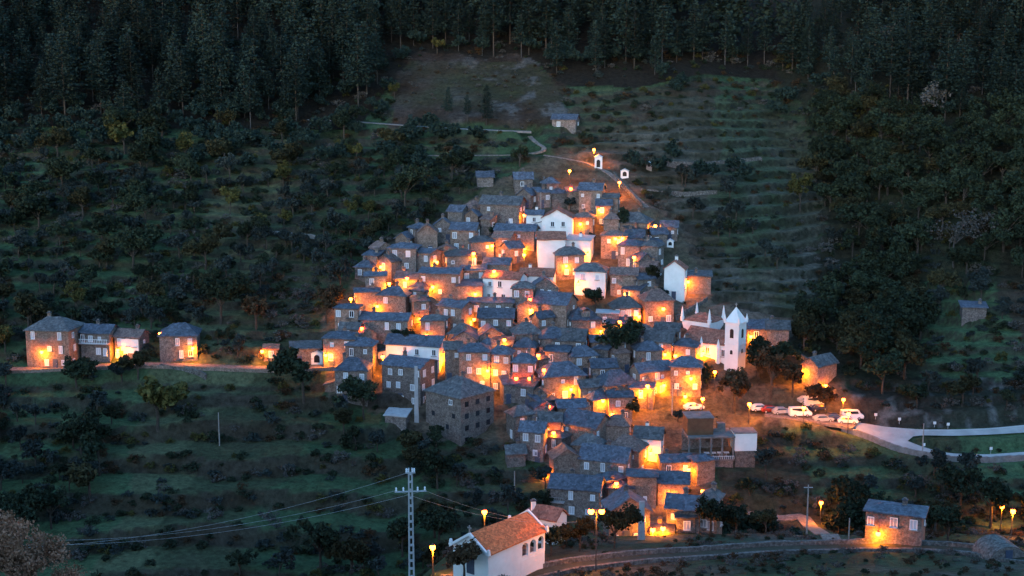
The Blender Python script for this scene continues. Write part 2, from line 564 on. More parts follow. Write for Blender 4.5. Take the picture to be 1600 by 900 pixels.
def win_meshes(w, h, dark):
    k = (w, h, dark)
    if k not in WM:
        p = MB(); p.box((0, 0, 0), (w, .05, h), 'darkpane' if dark else 'pane')
        f = MB()
        t = .10
        for sx in (-1, 1): f.box((sx * (w / 2 + t / 2 - .04), -.03, 0), (t, .1, h + 2 * t - .08), 'frame')
        for sz in (-1, 1): f.box((0, -.035, sz * (h / 2 + t / 2 - .04)), (w - .08, .1, t), 'frame')
        f.box((0, -.03, 0), (.07, .09, h - .09), 'frame')
        s = MB(); s.box((0, -.09, -h / 2 - t - .03), (w + .4, .26, .1), 'stonecap')
        WM[k] = (p.mesh('window'), f.mesh('window_frame'), s.mesh('sill'))
    return WM[k]


def window(parent, x, y, z, rz, w=.9, h=1.2, dark=False, plain=False):
    p, f, s = win_meshes(w, h, dark)
    o = link('window', p, parent, (x, y, z), rz)
    if not plain:
        link('window_frame', f, o)
        link('sill', s, o)
    return o


def add_bvh(mat, me):
    i = len(BV)
    for v in me.vertices: BV.append(mat @ v.co)
    for p in me.polygons: BF.append(tuple(i + k for k in p.vertices)); BT.append(len(HOUSES))


def roof_mesh(W, D, h, rh, kind, mat, ov=.4, th=.18, seed=0):
    r = random.Random(seed)
    a, b = W / 2 + ov, D / 2 + ov
    bm = bmesh.new()
    drop = 0.0

    def V(*c): return bm.verts.new(c)
    if kind == 'gable':
        k = rh / (D / 2); e = h - k * ov
        v = [V(-a, -b, e), V(a, -b, e), V(a, 0, h + rh), V(-a, 0, h + rh), V(a, b, e), V(-a, b, e)]
        fs = [(0, 1, 2, 3), (3, 2, 4, 5)]
    elif kind == 'gablefront':
        k = rh / (W / 2); e = h - k * ov
        v = [V(-a, -b, e), V(0, -b, h + rh), V(0, b, h + rh), V(-a, b, e), V(a, -b, e), V(a, b, e)]
        fs = [(0, 1, 2, 3), (1, 4, 5, 2)]
    elif kind == 'hip':
        m = min(W, D) / 2; k = rh / m; e = h - k * ov
        if W >= D:
            rl = max(W / 2 - D / 2 * .85, .2)
            v = [V(-a, -b, e), V(a, -b, e), V(a, b, e), V(-a, b, e), V(-rl, 0, h + rh), V(rl, 0, h + rh)]
            fs = [(0, 1, 5, 4), (1, 2, 5), (2, 3, 4, 5), (3, 0, 4)]
        else:
            rl = max(D / 2 - W / 2 * .85, .2)
            v = [V(-a, -b, e), V(a, -b, e), V(a, b, e), V(-a, b, e), V(0, -rl, h + rh), V(0, rl, h + rh)]
            fs = [(0, 1, 4), (1, 2, 5, 4), (2, 3, 5), (3, 0, 4, 5)]
    elif kind == 'shed':
        k = rh / D; 
        v = [V(-a, -b, h - k * ov), V(a, -b, h - k * ov), V(a, b, h + rh + k * ov), V(-a, b, h + rh + k * ov)]
        fs = [(0, 1, 2, 3)]
    else:
        v = [V(-a, -b, h + .02), V(a, -b, h + .02), V(a, b, h + .02), V(-a, b, h + .02)]
        fs = [(0, 1, 2, 3)]
    faces = [bm.faces.new([v[i] for i in f]) for f in fs]
    bmesh.ops.subdivide_edges(bm, edges=bm.edges[:], cuts=3, use_grid_fill=True)
    sag = .085
    for q in bm.verts:
        q.co.z += r.uniform(-sag, sag) + .02
        q.co.x += r.uniform(-.04, .04); q.co.y += r.uniform(-.04, .04)
    ex = bmesh.ops.extrude_face_region(bm, geom=bm.faces[:])
    top = [g for g in ex['geom'] if isinstance(g, bmesh.types.BMVert)]
    for q in top: q.co.z += th
    bmesh.ops.recalc_face_normals(bm, faces=bm.faces[:])
    me = bpy.data.meshes.new('roof')
    bm.to_mesh(me); bm.free()
    me.materials.append(M[mat])
    return me


def wall_mesh(W, D, h, rh, kind, mat, below):
    mb = MB()
    x, y = W / 2, D / 2
    z0 = -below
    F = [(-x, -y, z0), (x, -y, z0), (x, -y, h), (-x, -y, h)]
    B = [(x, y, z0), (-x, y, z0), (-x, y, h), (x, y, h)]
    L = [(-x, y, z0), (-x, -y, z0), (-x, -y, h), (-x, y, h)]
    Rr = [(x, -y, z0), (x, y, z0), (x, y, h), (x, -y, h)]
    if kind == 'gable':
        L = L[:3] + [(-x, 0, h + rh - .02)] + L[3:]
        Rr = Rr[:3] + [(x, 0, h + rh - .02)] + Rr[3:]
    elif kind == 'gablefront':
        F = F[:3] + [(0, -y, h + rh - .02)] + F[3:]
        B = B[:3] + [(0, y, h + rh - .02)] + B[3:]
    elif kind == 'shed':
        B = [(x, y, z0), (-x, y, z0), (-x, y, h + rh), (x, y, h + rh)]
        L = [(-x, y, z0), (-x, -y, z0), (-x, -y, h), (-x, y, h + rh)]
        Rr = [(x, -y, z0), (x, y, z0), (x, y, h + rh), (x, -y, h)]
    for p in (F, B, L, Rr): mb.poly(p, mat)
    if kind == 'flat':
        mb.poly([(-x, -y, h), (x, -y, h), (x, y, h), (-x, y, h)], mat)
    return mb.mesh('wall')


WMAT = {'s': 'stone', 'r': 'stone2', 'w': 'white', 'b': 'brown', 'c': 'concrete'}
RMAT = {'S': 'slate', 'T': 'tile', 'B': 'tile2', 'C': 'concrete', 'N': 'slate2'}


def house(x0, x1, yt, ye, h, yaw, roof, mats, label, ratio=.8, win='auto', chim=None, name=None, cat='house', group='village houses', below=4.0, dark=.12, door=None, nx=None, push=0.0):
    seed = int(x0 * 7 + ye * 13)
    r = random.Random(seed)
    pc = (x0 + x1) / 2
    P = ray_h(pc, ye, h)
    dep = (P - CAM).dot(FW)
    s = FPX / dep
    ya = R(yaw)
    tot = (x1 - x0) / s
    W = tot / (math.cos(ya) + ratio * abs(math.sin(ya)))
    D = W * ratio
    D = min(max(D, 3.0), 9.5)
    W = max((tot - D * abs(math.sin(ya))) / math.cos(ya), 1.5)
    back = (W * abs(math.sin(ya)) + D * math.cos(ya)) / 2
    hd = {'gable': D / 2, 'hip': min(W, D) / 2, 'gablefront': 0.3, 'shed': D, 'flat': 0}[roof]
    rh = max((ye - yt) / s - hd * .22 - .1, .5)
    half = {'gable': D / 2, 'hip': min(W, D) / 2, 'gablefront': W / 2, 'shed': D, 'flat': 1}[roof]
    rh = min(rh, half * (.75 if roof != 'shed' else .45))
    u = Vector((P.x, P.y, 0)).normalized()
    C = Vector((P.x, P.y, P.z - h)) + u * (back * .92 + push)
    nm = name or {'s': 'stone_house', 'r': 'stone_house', 'w': 'white_house', 'b': 'rendered_house', 'c': 'concrete_house'}[mats[0]]
    root = empty(nm, C, ya, label, cat, group)
    root['dims'] = (W, D, h)
    mw = Matrix.Translation(C) @ Matrix.Rotation(ya, 4, 'Z')
    wm = wall_mesh(W, D, h, rh, roof, WMAT[mats[0]], below)
    link('wall', wm, root)
    if mats[1] == 'S' and r.random() < .3: mats = mats[0] + 'N'
    rm = roof_mesh(W, D, h, rh, roof, RMAT[mats[1]], ov=.38 if mats[1] in 'SN' else .3, seed=seed)
    ro = link('roof', rm, root)
    add_bvh(mw, wm); add_bvh(mw, rm)
    HOUSES.append((root, label, C, W, D, h, ya))
    FOOT.append((C.x, C.y, max(W, D) * .62))
    # windows
    if win != 'none':
        st = max(1, int(round(h / 2.75)))
        faces = [(W, -D / 2, 0)]
        if yaw < -6: faces.append((D, W / 2, 1))
        elif yaw > 6: faces.append((D, W / 2, -1))
        for (wid, offv, side) in faces:
            n = max(1, int(wid / 2.7)) if not (nx and side == 0) else nx
            for k in range(st):
                zc = h - 1.25 - k * 2.7
                if zc < .9: continue
                for i in range(n):
                    if r.random() < (.26 if win == 'auto' else (.45 if win == 'few' else 0)): continue
                    t = (i + .5) / n * wid - wid / 2 + r.uniform(-.25, .25) * (wid / n)
                    ww, wh = r.choice(((.75, 1.0), (.8, 1.2), (.9, 1.3), (.6, .8), (.55, .6), (.7, 1.5)) if win != 'all' else ((.8, 1.1), (.9, 1.3)))
                    dk = r.random() < dark
                    zz = zc + r.uniform(-.15, .12)
                    if side == 0: window(root, t, -D / 2 - .02, zz, 0, ww, wh, dk)
                    elif side == 1: window(root, W / 2 + .02, t, zz, math.pi / 2, ww, wh, dk)
                    else: window(root, -W / 2 - .02, t, zz, -math.pi / 2, ww, wh, dk)
        if door is None: door = r.random() < .6 and h > 2.5
        if door and W > 3:
            d = MB(); d.box((0, 0, 1.0), (1.0, .07, 2.05), 'wood')
            t = r.uniform(-.3, .3) * W
            do = d.build('door', root, (t, -D / 2 - .03, .02))
            hb = MB(); hb.box((.38, -.07, 1.02), (.06, .08, .16), 'metal'); hb.build('handle', do)
    if chim is None: chim = r.random() < .62 and roof != 'flat'
    if chim:
        c = MB(); top = h + rh
        c.box((0, 0, -.15), (.62, .55, 1.9), WMAT[mats[0]] if mats[0] != 'w' else 'white')
        c.box((0, 0, .86), (.8, .72, .1), 'slate'); c.box((0, 0, 1.02), (.4, .4, .2), 'stone')
        cx = r.uniform(-.3, .3) * W if roof != 'gablefront' else 0
        c.build('chimney', ro, (cx, D * .08 if roof != 'gablefront' else r.uniform(-.2, .3) * D, top))
    return root, W, D, h, rh


# x0, x1, ridge y, eave y, eave height, yaw, roof, wall+roof, label
HT = [
 # the row along the road on the left
 (47, 125, 494, 516, 8.0, -8, 'hip', 'rS', 'tall three-storey stone house closing the far left of the roadside row', dict(nx=3)),
 (130, 182, 506, 520, 6.2, -8, 'gable', 'sS', 'stone house with a white glazed balcony under its eaves', dict(nx=4)),
 (182, 230, 514, 527, 5.0, -12, 'gable', 'sB', 'smaller house with a pale lit front between balcony house and hipped house', dict(nx=3)),
 (250, 312, 504, 524, 5.6, 6, 'hip', 'sS', 'hip-roofed stone house beside the lamp at the row end', dict(nx=3, dark=.6)),
 (412, 436, 537, 545, 2.6, 5, 'gable', 'rT', 'little lit stone hut by the lone roadside lamp', dict(name='stone_hut', cat='hut')),
 (452, 503, 536, 546, 3.4, 10, 'shed', 'sS', 'low stone barn between the road and the white arched shrine', dict(name='stone_barn', cat='barn', win='few')),
 # lower left cluster
 (507, 560, 517, 529, 6.2, -6, 'hip', 'rS', 'stone house glowing beside the brightest lamp at the village left edge', {}),
 (541, 588, 527, 540, 6.0, -6, 'hip', 'sS', 'stone house with hipped slate roof squeezed behind the two-by-two window house', {}),
 (525, 580, 559, 578, 7.0, -6, 'hip', 'sS', 'dark stone house with two rows of two white windows', dict(nx=2, win='all', dark=0)),
 (597, 684, 559, 575, 7.6, -26, 'gable', 'sS', 'three-storey stone house with tall white windows below the long white house', dict(nx=3, win='all', dark=.15)),
 (603, 698, 524, 541, 5.0, -14, 'gable', 'wS', 'long white house with a slate roof in the lower village', dict(dark=.9, ratio=.45, win='few')),
 (664, 773, 591, 621, 9.4, -43, 'hip', 'sS', 'largest stone house, hip roofed and unlit, alone on the lower grass', dict(ratio=.95, win='none', chim=True)),
 (694, 722, 530, 545, 7.0, 5, 'gable', 'rS', 'narrow stone house squeezed right of the long white house', {}),
 (718, 766, 535, 549, 8.0, 0, 'hip', 'rS', 'tall red-brown stone house with three windows above the largest house', dict(nx=2, win='all', dark=0)),
 (764, 803, 540, 553, 8.0, -12, 'hip', 'rS', 'tall reddish stone house beside the blazing lamp behind the largest house', dict(nx=2, win='all', dark=0)),
 (800, 838, 548, 566, 7.5, -10, 'hip', 'rS', 'narrow three-storey stone house with paired windows by two small lamps', dict(nx=2, win='all', dark=0)),
 (838, 915, 566, 588, 7.0, 14, 'hip', 'rS', 'broad slate-roofed house above the big orange lamp on the lane', dict(ratio=.7)),
 (920, 963, 560, 574, 4.6, 8, 'gable', 'rS', 'small house with slate roof between two large slate roofs', {}),
 (926, 996, 576, 602, 5.0, 22, 'hip', 'rS', 'wide low house whose slate roof overhangs the lamp-lit lane', dict(win='few')),
 (984, 1050, 560, 582, 6.0, 27, 'gable', 'rS', 'long stone house with three bright upright windows over two lamps', dict(ratio=.5, nx=5)),
 (1046, 1098, 557, 573, 6.2, -8, 'hip', 'rS', 'house flooded orange by two lamps below the church nave', dict(nx=3)),
 (1052, 1093, 529, 541, 4.6, -18, 'hip', 'rS', 'small house with lit porch just left of the church lamp', {}),
 (1005, 1058, 518, 534, 4.8, -20, 'gable', 'rS', 'slate house with a row of pale windows on its right side', {}),
 (1022, 1066, 504, 517, 4.6, -15, 'gable', 'rS', 'slate house tucked under the church pinnacles', {}),
 (985, 1022, 506, 517, 4.0, 10, 'hip', 'rB', 'small pinkish tiled house beside a lamp left of the church', {}),
 (1163, 1200, 497, 513, 5.6, 6, 'gable', 'rS', 'slate-roofed house touching the church tower, lit by a lamp', dict(chim=False)),
 (1196, 1233, 500, 514, 5.6, -6, 'gable', 'sS', 'dim stone house at the end of the church row', dict(nx=2)),
 (1252, 1309, 544, 572, 5.0, 42, 'gable', 'rS', 'slate-roofed house with orange gable above the car park', dict(ratio=.6, win='none')),
 # centre
 (833, 902, 456, 476, 6.5, -24, 'gable', 'rS', 'large central house with a broad slate roof and reddish front', dict(win='few', dark=.8)),
 (884, 938, 478, 499, 5.0, 14, 'hip', 'sS', 'grey slate house with a small dormer in the village centre', dict(win='few')),
 (798, 846, 500, 521, 5.2, 10, 'hip', 'sS', 'slate house beside a narrow dark alley in mid village', {}),
 (838, 888, 506, 528, 5.2, 16, 'hip', 'sS', 'slate house with a wide diamond-shaped roof in mid village', {}),
 (866, 920, 512, 532, 5.2, -12, 'gable', 'sS', 'slate house with two small windows under the dormer house', dict(nx=3)),
 (802, 840, 526, 542, 5.2, -10, 'hip', 'sS', 'slate-roofed house with upright window beside a tiny lamp', dict(nx=2)),
 (748, 804, 481, 496, 4.6, -4, 'gable', 'sS', 'house with three white upright windows in a dark wall', dict(nx=3, win='all', dark=0, ratio=.6)),
 (732, 804, 464, 473, 4.6, -4, 'gable', 'sS', 'long dark house with a slate roof right under the large white house', dict(nx=4, ratio=.5)),
 (684, 741, 469, 481, 6.4, -32, 'gable', 'rS', 'dark house whose right gable is lit deep orange', {}),
 (658, 700, 491, 501, 5.5, -8, 'hip', 'rS', 'pinkish house with a dark doorway beside the alley lamp', dict(win='few', door=True)),
 (700, 746, 506, 522, 4.6, -14, 'hip', 'sS', 'house with two dim windows behind the tall red-brown house', dict(nx=2)),
 (742, 788, 511, 526, 4.6, 12, 'gablefront', 'sS', 'slate gable house in the jumble of roofs left of centre', {}),
 (770, 806, 523, 538, 4.6, -16, 'gable', 'rS', 'little house with one orange wall among dark slate roofs', {}),
 (754, 824, 424, 437, 6.0, -22, 'gable', 'wT', 'large white house with red tiles in the left centre', dict(win='few', dark=1, ratio=.55)),
 (812, 869, 417, 431, 4.6, -12, 'gable', 'wT', 'white house with long red tiled roof behind the large white house', dict(win='none', ratio=.45)),
 (800, 836, 439, 450, 7.0, -6, 'hip', 'rS', 'stone house with twin windows right of the large white house', dict(nx=2, win='all', dark=0)),
 (832, 868, 433, 447, 6.0, 4, 'gablefront', 'sS', 'slate gable house with dark timber front in the centre', dict(nx=2)),
 (866, 913, 384, 398, 5.6, 4, 'hip', 'rS', 'rounded slate-roofed house above a wide blazing lamp', dict(nx=2, win='all', dark=0)),
 (839, 883, 360, 374, 6.6, 2, 'gable', 'wT', 'tall plain white house with a short red tiled roof', dict(win='none', chim=False)),
 (846, 898, 327, 341, 6.0, -6, 'gablefront', 'wT', 'white gabled house with two small square windows near the top', dict(nx=2, win='all', dark=1, chim=False)),
 (822, 849, 327, 335, 5.4, -4, 'gable', 'wS', 'white annex with chimney on the left of the white gabled house', dict(dark=1, chim=True)),
 (750, 822, 304, 320, 6.0, -16, 'gable', 'sS', 'grey stone house standing by the trees at the upper left', dict(win='few', nx=3, ratio=.6)),
 (704, 750, 346, 359, 5.2, -12, 'gable', 'rS', 'stone house with four windows below the grey upper house', dict(nx=2, win='all', dark=0)),
 (773, 842, 349, 361, 4.6, -14, 'gable', 'sS', 'long dark slate house left of the white gabled house', dict(nx=4, ratio=.5)),
 (732, 772, 367, 378, 4.4, 8, 'hip', 'sS', 'small slate house above the lamp at the upper left', {}),
 (884, 929, 369, 376, 5.0, -14, 'shed', 'wC', 'low whitewashed house right of the tall plain white house', dict(win='none')),
 (894, 931, 331, 340, 4.8, -12, 'hip', 'rB', 'house with a yellow-lit wall right of the white gabled house', {}),
 (904, 946, 284, 297, 7.0, -14, 'gable', 'rS', 'topmost tall stone house with white windows above a lamp', dict(nx=3)),
 (884, 914, 294, 299, 4.6, 6, 'shed', 'rS', 'windowless flat-topped house left of the topmost tall house', dict(win='none')),
 (940, 969, 301, 309, 5.6, -12, 'gable', 'rS', 'narrow house leaning on the right of the topmost tall house', dict(nx=1)),
 (962, 1022, 330, 348, 4.6, -18, 'hip', 'rS', 'slate-roofed house with blank brown wall at the upper right', dict(win='none')),
 (1032, 1060, 344, 354, 3.4, -8, 'gable', 'sS', 'small grey outlying house right of the upper right lamp', dict(nx=2)),
 (938, 981, 359, 369, 5.4, -6, 'hip', 'rB', 'pinkish house with two glowing windows under a brown roof', dict(nx=2)),
 (965, 1008, 373, 384, 6.0, -22, 'hip', 'sS', 'slate house with three narrow windows by a lamp on the right', dict(nx=3)),
 (1000, 1038, 375, 385, 7.6, -30, 'hip', 'sS', 'tall grey stone house at the right edge with windows on its side', {}),
 (1037, 1075, 407, 421, 7.0, -16, 'gablefront', 'wT', 'tall white gabled house alone at the right edge of the village', dict(win='few', dark=1)),
 (1073, 1112, 422, 432, 4.0, -6, 'shed', 'rS', 'stone shed attached right of the lone white gabled house', dict(win='none', name='stone_shed', cat='shed')),
 (897, 951, 409, 424, 5.8, -10, 'hip', 'wS', 'house with white left corner and grey slate roof beside a wall lamp', dict(win='few')),
 (953, 1000, 417, 430, 5.2, -10, 'gable', 'rB', 'brown house with two pale windows above an orange doorway', dict(nx=2)),
 (953, 1000, 462, 480, 4.6, 6, 'hip', 'rS', 'house with bright bluish hipped roof over a row of small windows', dict(nx=4)),
 (932, 968, 484, 490, 5.0, -6, 'flat', 'sC', 'pale blockwork house beside the centre lamp', dict(win='few')),
 (998, 1052, 450, 470, 5.6, 12, 'hip', 'rB', 'brown-roofed house left of the path to the church', dict(win='few')),
 (884, 934, 540, 556, 4.6, 12, 'hip', 'rS', 'pale slate hipped house left of the dark tree', dict(nx=2)),
 (920, 957, 523, 534, 4.0, 6, 'gable', 'rS', 'low slate house right under the centre lamp', {}),
 (988, 1034, 533, 547, 5.0, 10, 'hip', 'rS', 'pinkish stone house right of the dark tree', {}),
 # upper left flank
 (608, 656, 378, 388, 6.4, -8, 'hip', 'sS', 'slate hipped house with two columns of windows at the left crest', dict(nx=2, win='all', dark=0)),
 (638, 690, 387, 396, 5.6, -30, 'gable', 'sS', 'house with a bright orange right gable on the left crest', {}),
 (683, 713, 383, 391, 3.6, 0, 'gablefront', 'rB', 'small pale pink gable on the left crest', dict(win='few')),
 (694, 746, 388, 400, 4.8, 8, 'hip', 'sS', 'slate house with two white windows left of the upper lamp', dict(nx=3)),
 (656, 726, 417, 428, 7.0, -10, 'gable', 'rS', 'wide stone house with a lamp in the middle of its front', dict(nx=3)),
 (720, 760, 413, 422, 4.6, 4, 'gable', 'sS', 'stone house with paired windows left of the red tiled roofs', dict(nx=2, win='all', dark=0)),
 (756, 800, 402, 413, 4.4, -8, 'gable', 'rS', 'stone house above the lamp over the large white house', dict(nx=2)),
 (712, 754, 440, 447, 4.6, 6, 'shed', 'rS', 'pink-walled low house against the large white house', dict(nx=2)),
 (590, 646, 447, 462, 5.0, -16, 'hip', 'rS', 'blue-grey hipped house with two white windows on the left flank', dict(nx=2)),
 (552, 594, 449, 457, 4.8, 10, 'gable', 'rS', 'pinkish house between two lamps on the left flank', {}),
 (570, 604, 424, 431, 5.6, 4, 'gable', 'sS', 'narrow house with stacked windows at the left edge of the crest', dict(nx=1, win='all', dark=0)),
 (524, 566, 474, 482, 6.6, -10, 'hip', 'rS', 'outermost left flank house with three rows of windows', dict(nx=2, win='all', dark=.2)),
 (564, 645, 488, 501, 5.4, -10, 'gable', 'sS', 'long dark house with one bright window on the left flank', dict(nx=4, ratio=.5, win='few')),
 (618, 660, 424, 436, 4.2, -14, 'gable', 'rS', 'stone house with blazing yellow wall on the left flank', {}),
 # lower village
 (791, 836, 631, 649, 5.0, 26, 'hip', 'sS', 'slate house on the lower left edge above the dark hedge', {}),
 (812, 856, 651, 675, 6.0, -14, 'gable', 'sS', 'slate house with stacked windows beside the lamp on the lower lane', dict(nx=2)),
 (789, 821, 694, 708, 2.8, 8, 'gable', 'sS', 'little slate shed below the lower left houses', dict(win='none', name='stone_shed', cat='shed')),
 (866, 916, 624, 637, 4.6, 10, 'gable', 'rS', 'stone house between the two brightest lower lamps', dict(nx=2)),
 (876, 957, 645, 668, 5.4, -34, 'gable', 'rS', 'large lower house with broad grey roof and lit right gable', {}),
 (894, 946, 677, 697, 4.8, -24, 'hip', 'rS', 'blue slate roofed house below the lit gable house', {}),
 (942, 987, 639, 665, 4.2, -10, 'hip', 'rB', 'house with pinkish brown roof in the lower village', dict(win='few')),
 (948, 1014, 678, 704, 5.0, -26, 'hip', 'rB', 'brown-roofed house left of the small white lower house', dict(win='few')),
 (990, 1039, 659, 685, 4.6, -14, 'gable', 'wS', 'small white house with slate roof lit by a lamp on its front', dict(win='few', chim=True)),
 (905, 991, 697, 722, 5.2, -20, 'gable', 'sS', 'long slate house in the lower village above the lone lane lamp', dict(nx=3, ratio=.6)),
 (858, 945, 745, 766, 6.0, -14, 'gable', 'sS', 'house with a pale wooden balcony at the lower left corner', dict(nx=3, ratio=.55)),
 (858, 908, 702, 717, 4.0, 10, 'gablefront', 'rB', 'rough rubble house glowing orange at the lower left', dict(win='none')),
 (979, 1028, 736, 745, 5.8, -6, 'hip', 'rS', 'square rubble house behind the tall grey utility pole', dict(win='few', chim=False)),
 (944, 1014, 776, 799, 5.0, 6, 'gablefront', 'sS', 'dark slate gable house at the foot of the grey pole', {}),
 (1026, 1078, 738, 755, 4.6, -8, 'gable', 'rS', 'dark-fronted house with a lamp before it in the lower right', dict(win='none')),
 (1040, 1100, 774, 796, 4.8, -14, 'gable', 'sS', 'slate house above the lowest pair of lamps', dict(nx=3)),
 (1092, 1131, 766, 780, 6.0, -24, 'hip', 'rS', 'stone house with tall windows at the lower right corner', dict(nx=2, win='all', dark=0)),
 (1028, 1080, 711, 722, 3.6, 6, 'gable', 'rS', 'low slate house under the terraced concrete building', dict(win='few')),
 (1075, 1117, 712, 721, 4.6, 28, 'hip', 'rS', 'house with one bright orange face below the concrete building', dict(win='none')),
 (1018, 1052, 820, 831, 4.6, -6, 'gable', 'rS', 'low house glowing behind the lowest pair of lamps', dict(win='few')),
 (1056, 1084, 800, 808, 4.4, 0, 'shed', 'sS', 'house front with tall white window beside the lowest lamps', dict(nx=1, win='all', dark=0)),
 # outliers
 (1350, 1450, 799, 807, 4.4, -22, 'hip', 'sS', 'detached stone house by the lane at the lower right', dict(nx=3, dark=.1, win='all', ratio=.6)),
 (826, 856, 785, 806, 3.4, 10, 'hip', 'wS', 'tiny slate-roofed house just behind the white chapel', dict(win='none', name='white_house')),
 (832, 886, 793, 813, 3.4, -32, 'gable', 'wT', 'little white house with red tiles behind the white chapel', dict(win='few', dark=1)),
 (862, 906, 176, 187, 2.6, -14, 'gable', 'sS', 'isolated slate hut on the hillside above the village', dict(win='few', name='stone_hut', cat='hut')),
 (744, 771, 266, 276, 2.6, 6, 'gable', 'sS', 'half-hidden slate barn among trees above the grey upper house', dict(win='none', name='stone_barn', cat='barn')),
 (802, 832, 265, 279, 3.6, 6, 'gable', 'sS', 'slate barn beside the ruined terraces at the village top', dict(win='few', name='stone_barn', cat='barn')),
 (1500, 1541, 471, 481, 3.2, -10, 'shed', 'sS', 'ruined stone hut among the terraces on the far right slope', dict(win='none', name='stone_hut', cat='hut')),
 (602, 641, 643, 651, 2.4, -12, 'shed', 'sC', 'grey open shed on the grass left of the largest house', dict(win='none', name='garden_shed', cat='shed')),
 (100, 124, 514, 517, 2.2, 0, 'flat', 'sC', 'low concrete tank behind the tall roadside house', dict(win='none', name='water_tank', cat='tank', chim=False)) if False else None,
]
HREF = {}
for row in HT:
    if row is None: continue
    *a, label, opt = row
    HREF[label] = house(*a, label, **opt)

# lean-to annexes on some of the houses
ra = random.Random(41)
for label, (root, W, D, h, rh) in list(HREF.items()):
    if root.name.split('.')[0] not in ('stone_house', 'white_house') or W < 6.2 or h < 4.2 or ra.random() < .45: continue
    sx = ra.choice((-1, 1)); aw = ra.uniform(2.0, 3.2); ad = D * ra.uniform(.5, .85); ah = h * ra.uniform(.45, .68); y0 = D * .08
    wm = 'white' if root.name.startswith('white') else 'stone2'
    mb = MB(); x0, x1 = W / 2 - .02, W / 2 + aw
    hi, lo = ah + aw * .32, ah
    mb.poly([(sx * x0, y0 - ad / 2, -4), (sx * x1, y0 - ad / 2, -4), (sx * x1, y0 - ad / 2, lo), (sx * x0, y0 - ad / 2, hi)][::sx], wm)
    mb.poly([(sx * x1, y0 - ad / 2, -4), (sx * x1, y0 + ad / 2, -4), (sx * x1, y0 + ad / 2, lo), (sx * x1, y0 - ad / 2, lo)][::sx], wm)
    mb.poly([(sx * x1, y0 + ad / 2, -4), (sx * x0, y0 + ad / 2, -4), (sx * x0, y0 + ad / 2, hi), (sx * x1, y0 + ad / 2, lo)][::sx], wm)
    a = mb.build('annex', root)
    mb = MB(); e = .3; k = .32
    top = [(sx * x0, y0 - ad / 2 - e, hi + .03), (sx * (x1 + e), y0 - ad / 2 - e, lo - k * e + .03), (sx * (x1 + e), y0 + ad / 2 + e, lo - k * e + .03), (sx * x0, y0 + ad / 2 + e, hi + .03)]
    up = [(x, y, z + .17) for x, y, z in top]
    mb.poly(up[::sx], 'slate'); mb.poly(top[::-sx], 'slate')
    for q in range(4): mb.poly([top[q], top[(q + 1) % 4], up[(q + 1) % 4], up[q]][::sx], 'slate')
    mb.build('annex_roof', a)
    if ra.random() < .7: window(a, sx * (x0 + aw * .5), y0 - ad / 2 - .02, lo - 1.0, 0, .7, .9, ra.random() < .3)

# small houses filling the gaps of the packed village
rf = random.Random(97)
CORE = [(540, 575), (535, 500), (570, 440), (620, 400), (700, 372), (760, 330), (840, 320), (900, 300), (1000, 350), (1040, 400), (1040, 470), (1045, 530), (1040, 600), (1000, 650), (1000, 720),
        (1090, 760), (1090, 800), (960, 800), (870, 770), (845, 690), (800, 640), (770, 600), (690, 580)]
added = 0
for py in range(316, 800, 9):
    for px in range(536, 1112, 12):
        if not in_poly([px], [py], CORE)[0]: continue
        P = ray_h(px, py, 0)
        q = max(0, min(1, (py - 300) / 500))
        gap = min(math.hypot(P.x - a, P.y - b) - r_ / .62 * .5 for a, b, r_ in FOOT)
        if gap < 1.9: continue
        d = (P - CAM).dot(FW); pw = rf.uniform(3.8, 5.6) * FPX / d; hh = rf.uniform(3.2, 5.2)
        pe = py - hh * FPX / d * .97
        if any(w_[7][0] == 'w' and px + pw / 2 > w_[0] - 4 and px - pw / 2 < w_[1] + 4 and py > w_[2] and pe - 14 < w_[3] + 26 for w_ in HT if w_): continue
        best = min(HOUSES, key=lambda t: math.hypot(t[2].x - P.x, t[2].y - P.y))
        bx, by = project(np.array(best[2].x), np.array(best[2].y), np.array(best[2].z))
        rel = ('just left of the ' if px < bx else 'just right of the ') if abs(px - bx) > abs(py - by) else ('right above the ' if py < by else 'right below the ')
        fm = rf.choice(('rS', 'sS', 'sS', 'rB'))
        lab = ' '.join((('small brown-tiled house ' if fm == 'rB' else 'small slate house ') + rel + best[1]).split()[:16])
        if lab in HREF: continue
        HREF[lab] = house(px - pw / 2, px + pw / 2, pe - rf.uniform(9, 14), pe, hh, rf.uniform(-35, 35), rf.choice(('hip', 'gable', 'gable', 'gablefront', 'shed')), fm, lab, ratio=rf.uniform(.7, 1.0))
        added += 1
print('FILL', added)

# balcony pieces
def rail(root, W, y, z, mat='frame', n=None, h=.95, x0=None):
    b = MB()
    b.box((0, y, z + h), (W, .08, .08), mat); b.box((0, y, z + .12), (W, .06, .06), mat)
    for i in range(n or int(W / .35)):
        b.box((-W / 2 + (i + .5) * W / (n or int(W / .35)), y, z + h / 2 + .06), (.06, .05, h - .16), mat)
    f = MB(); f.box((0, y + .45, z), (W, 1.1, .14), 'concrete')
    p = f.build('balcony', root, (x0 or 0, 0, 0)); b.build('balustrade', p)
    return p


r0, W, D, h, rh = HREF['stone house with a white glazed balcony under its eaves']
g = rail(r0, W, -D / 2 - 1.0, h - 2.2)
r0, W, D, h, rh = HREF['house with a pale wooden balcony at the lower left corner']
rail(r0, W * .3, -D / 2 - 1.0, h - 2.5, 'stonecap', x0=-W * .34)
# white front cladding of the smaller roadside house
r0, W, D, h, rh = HREF['smaller house with a pale lit front between balcony house and hipped house']
b = MB(); b.box((W * .1, -D / 2 - .03, h * .62), (W * .72, .05, h * .6), 'white'); b.build('white_render_panel', r0)
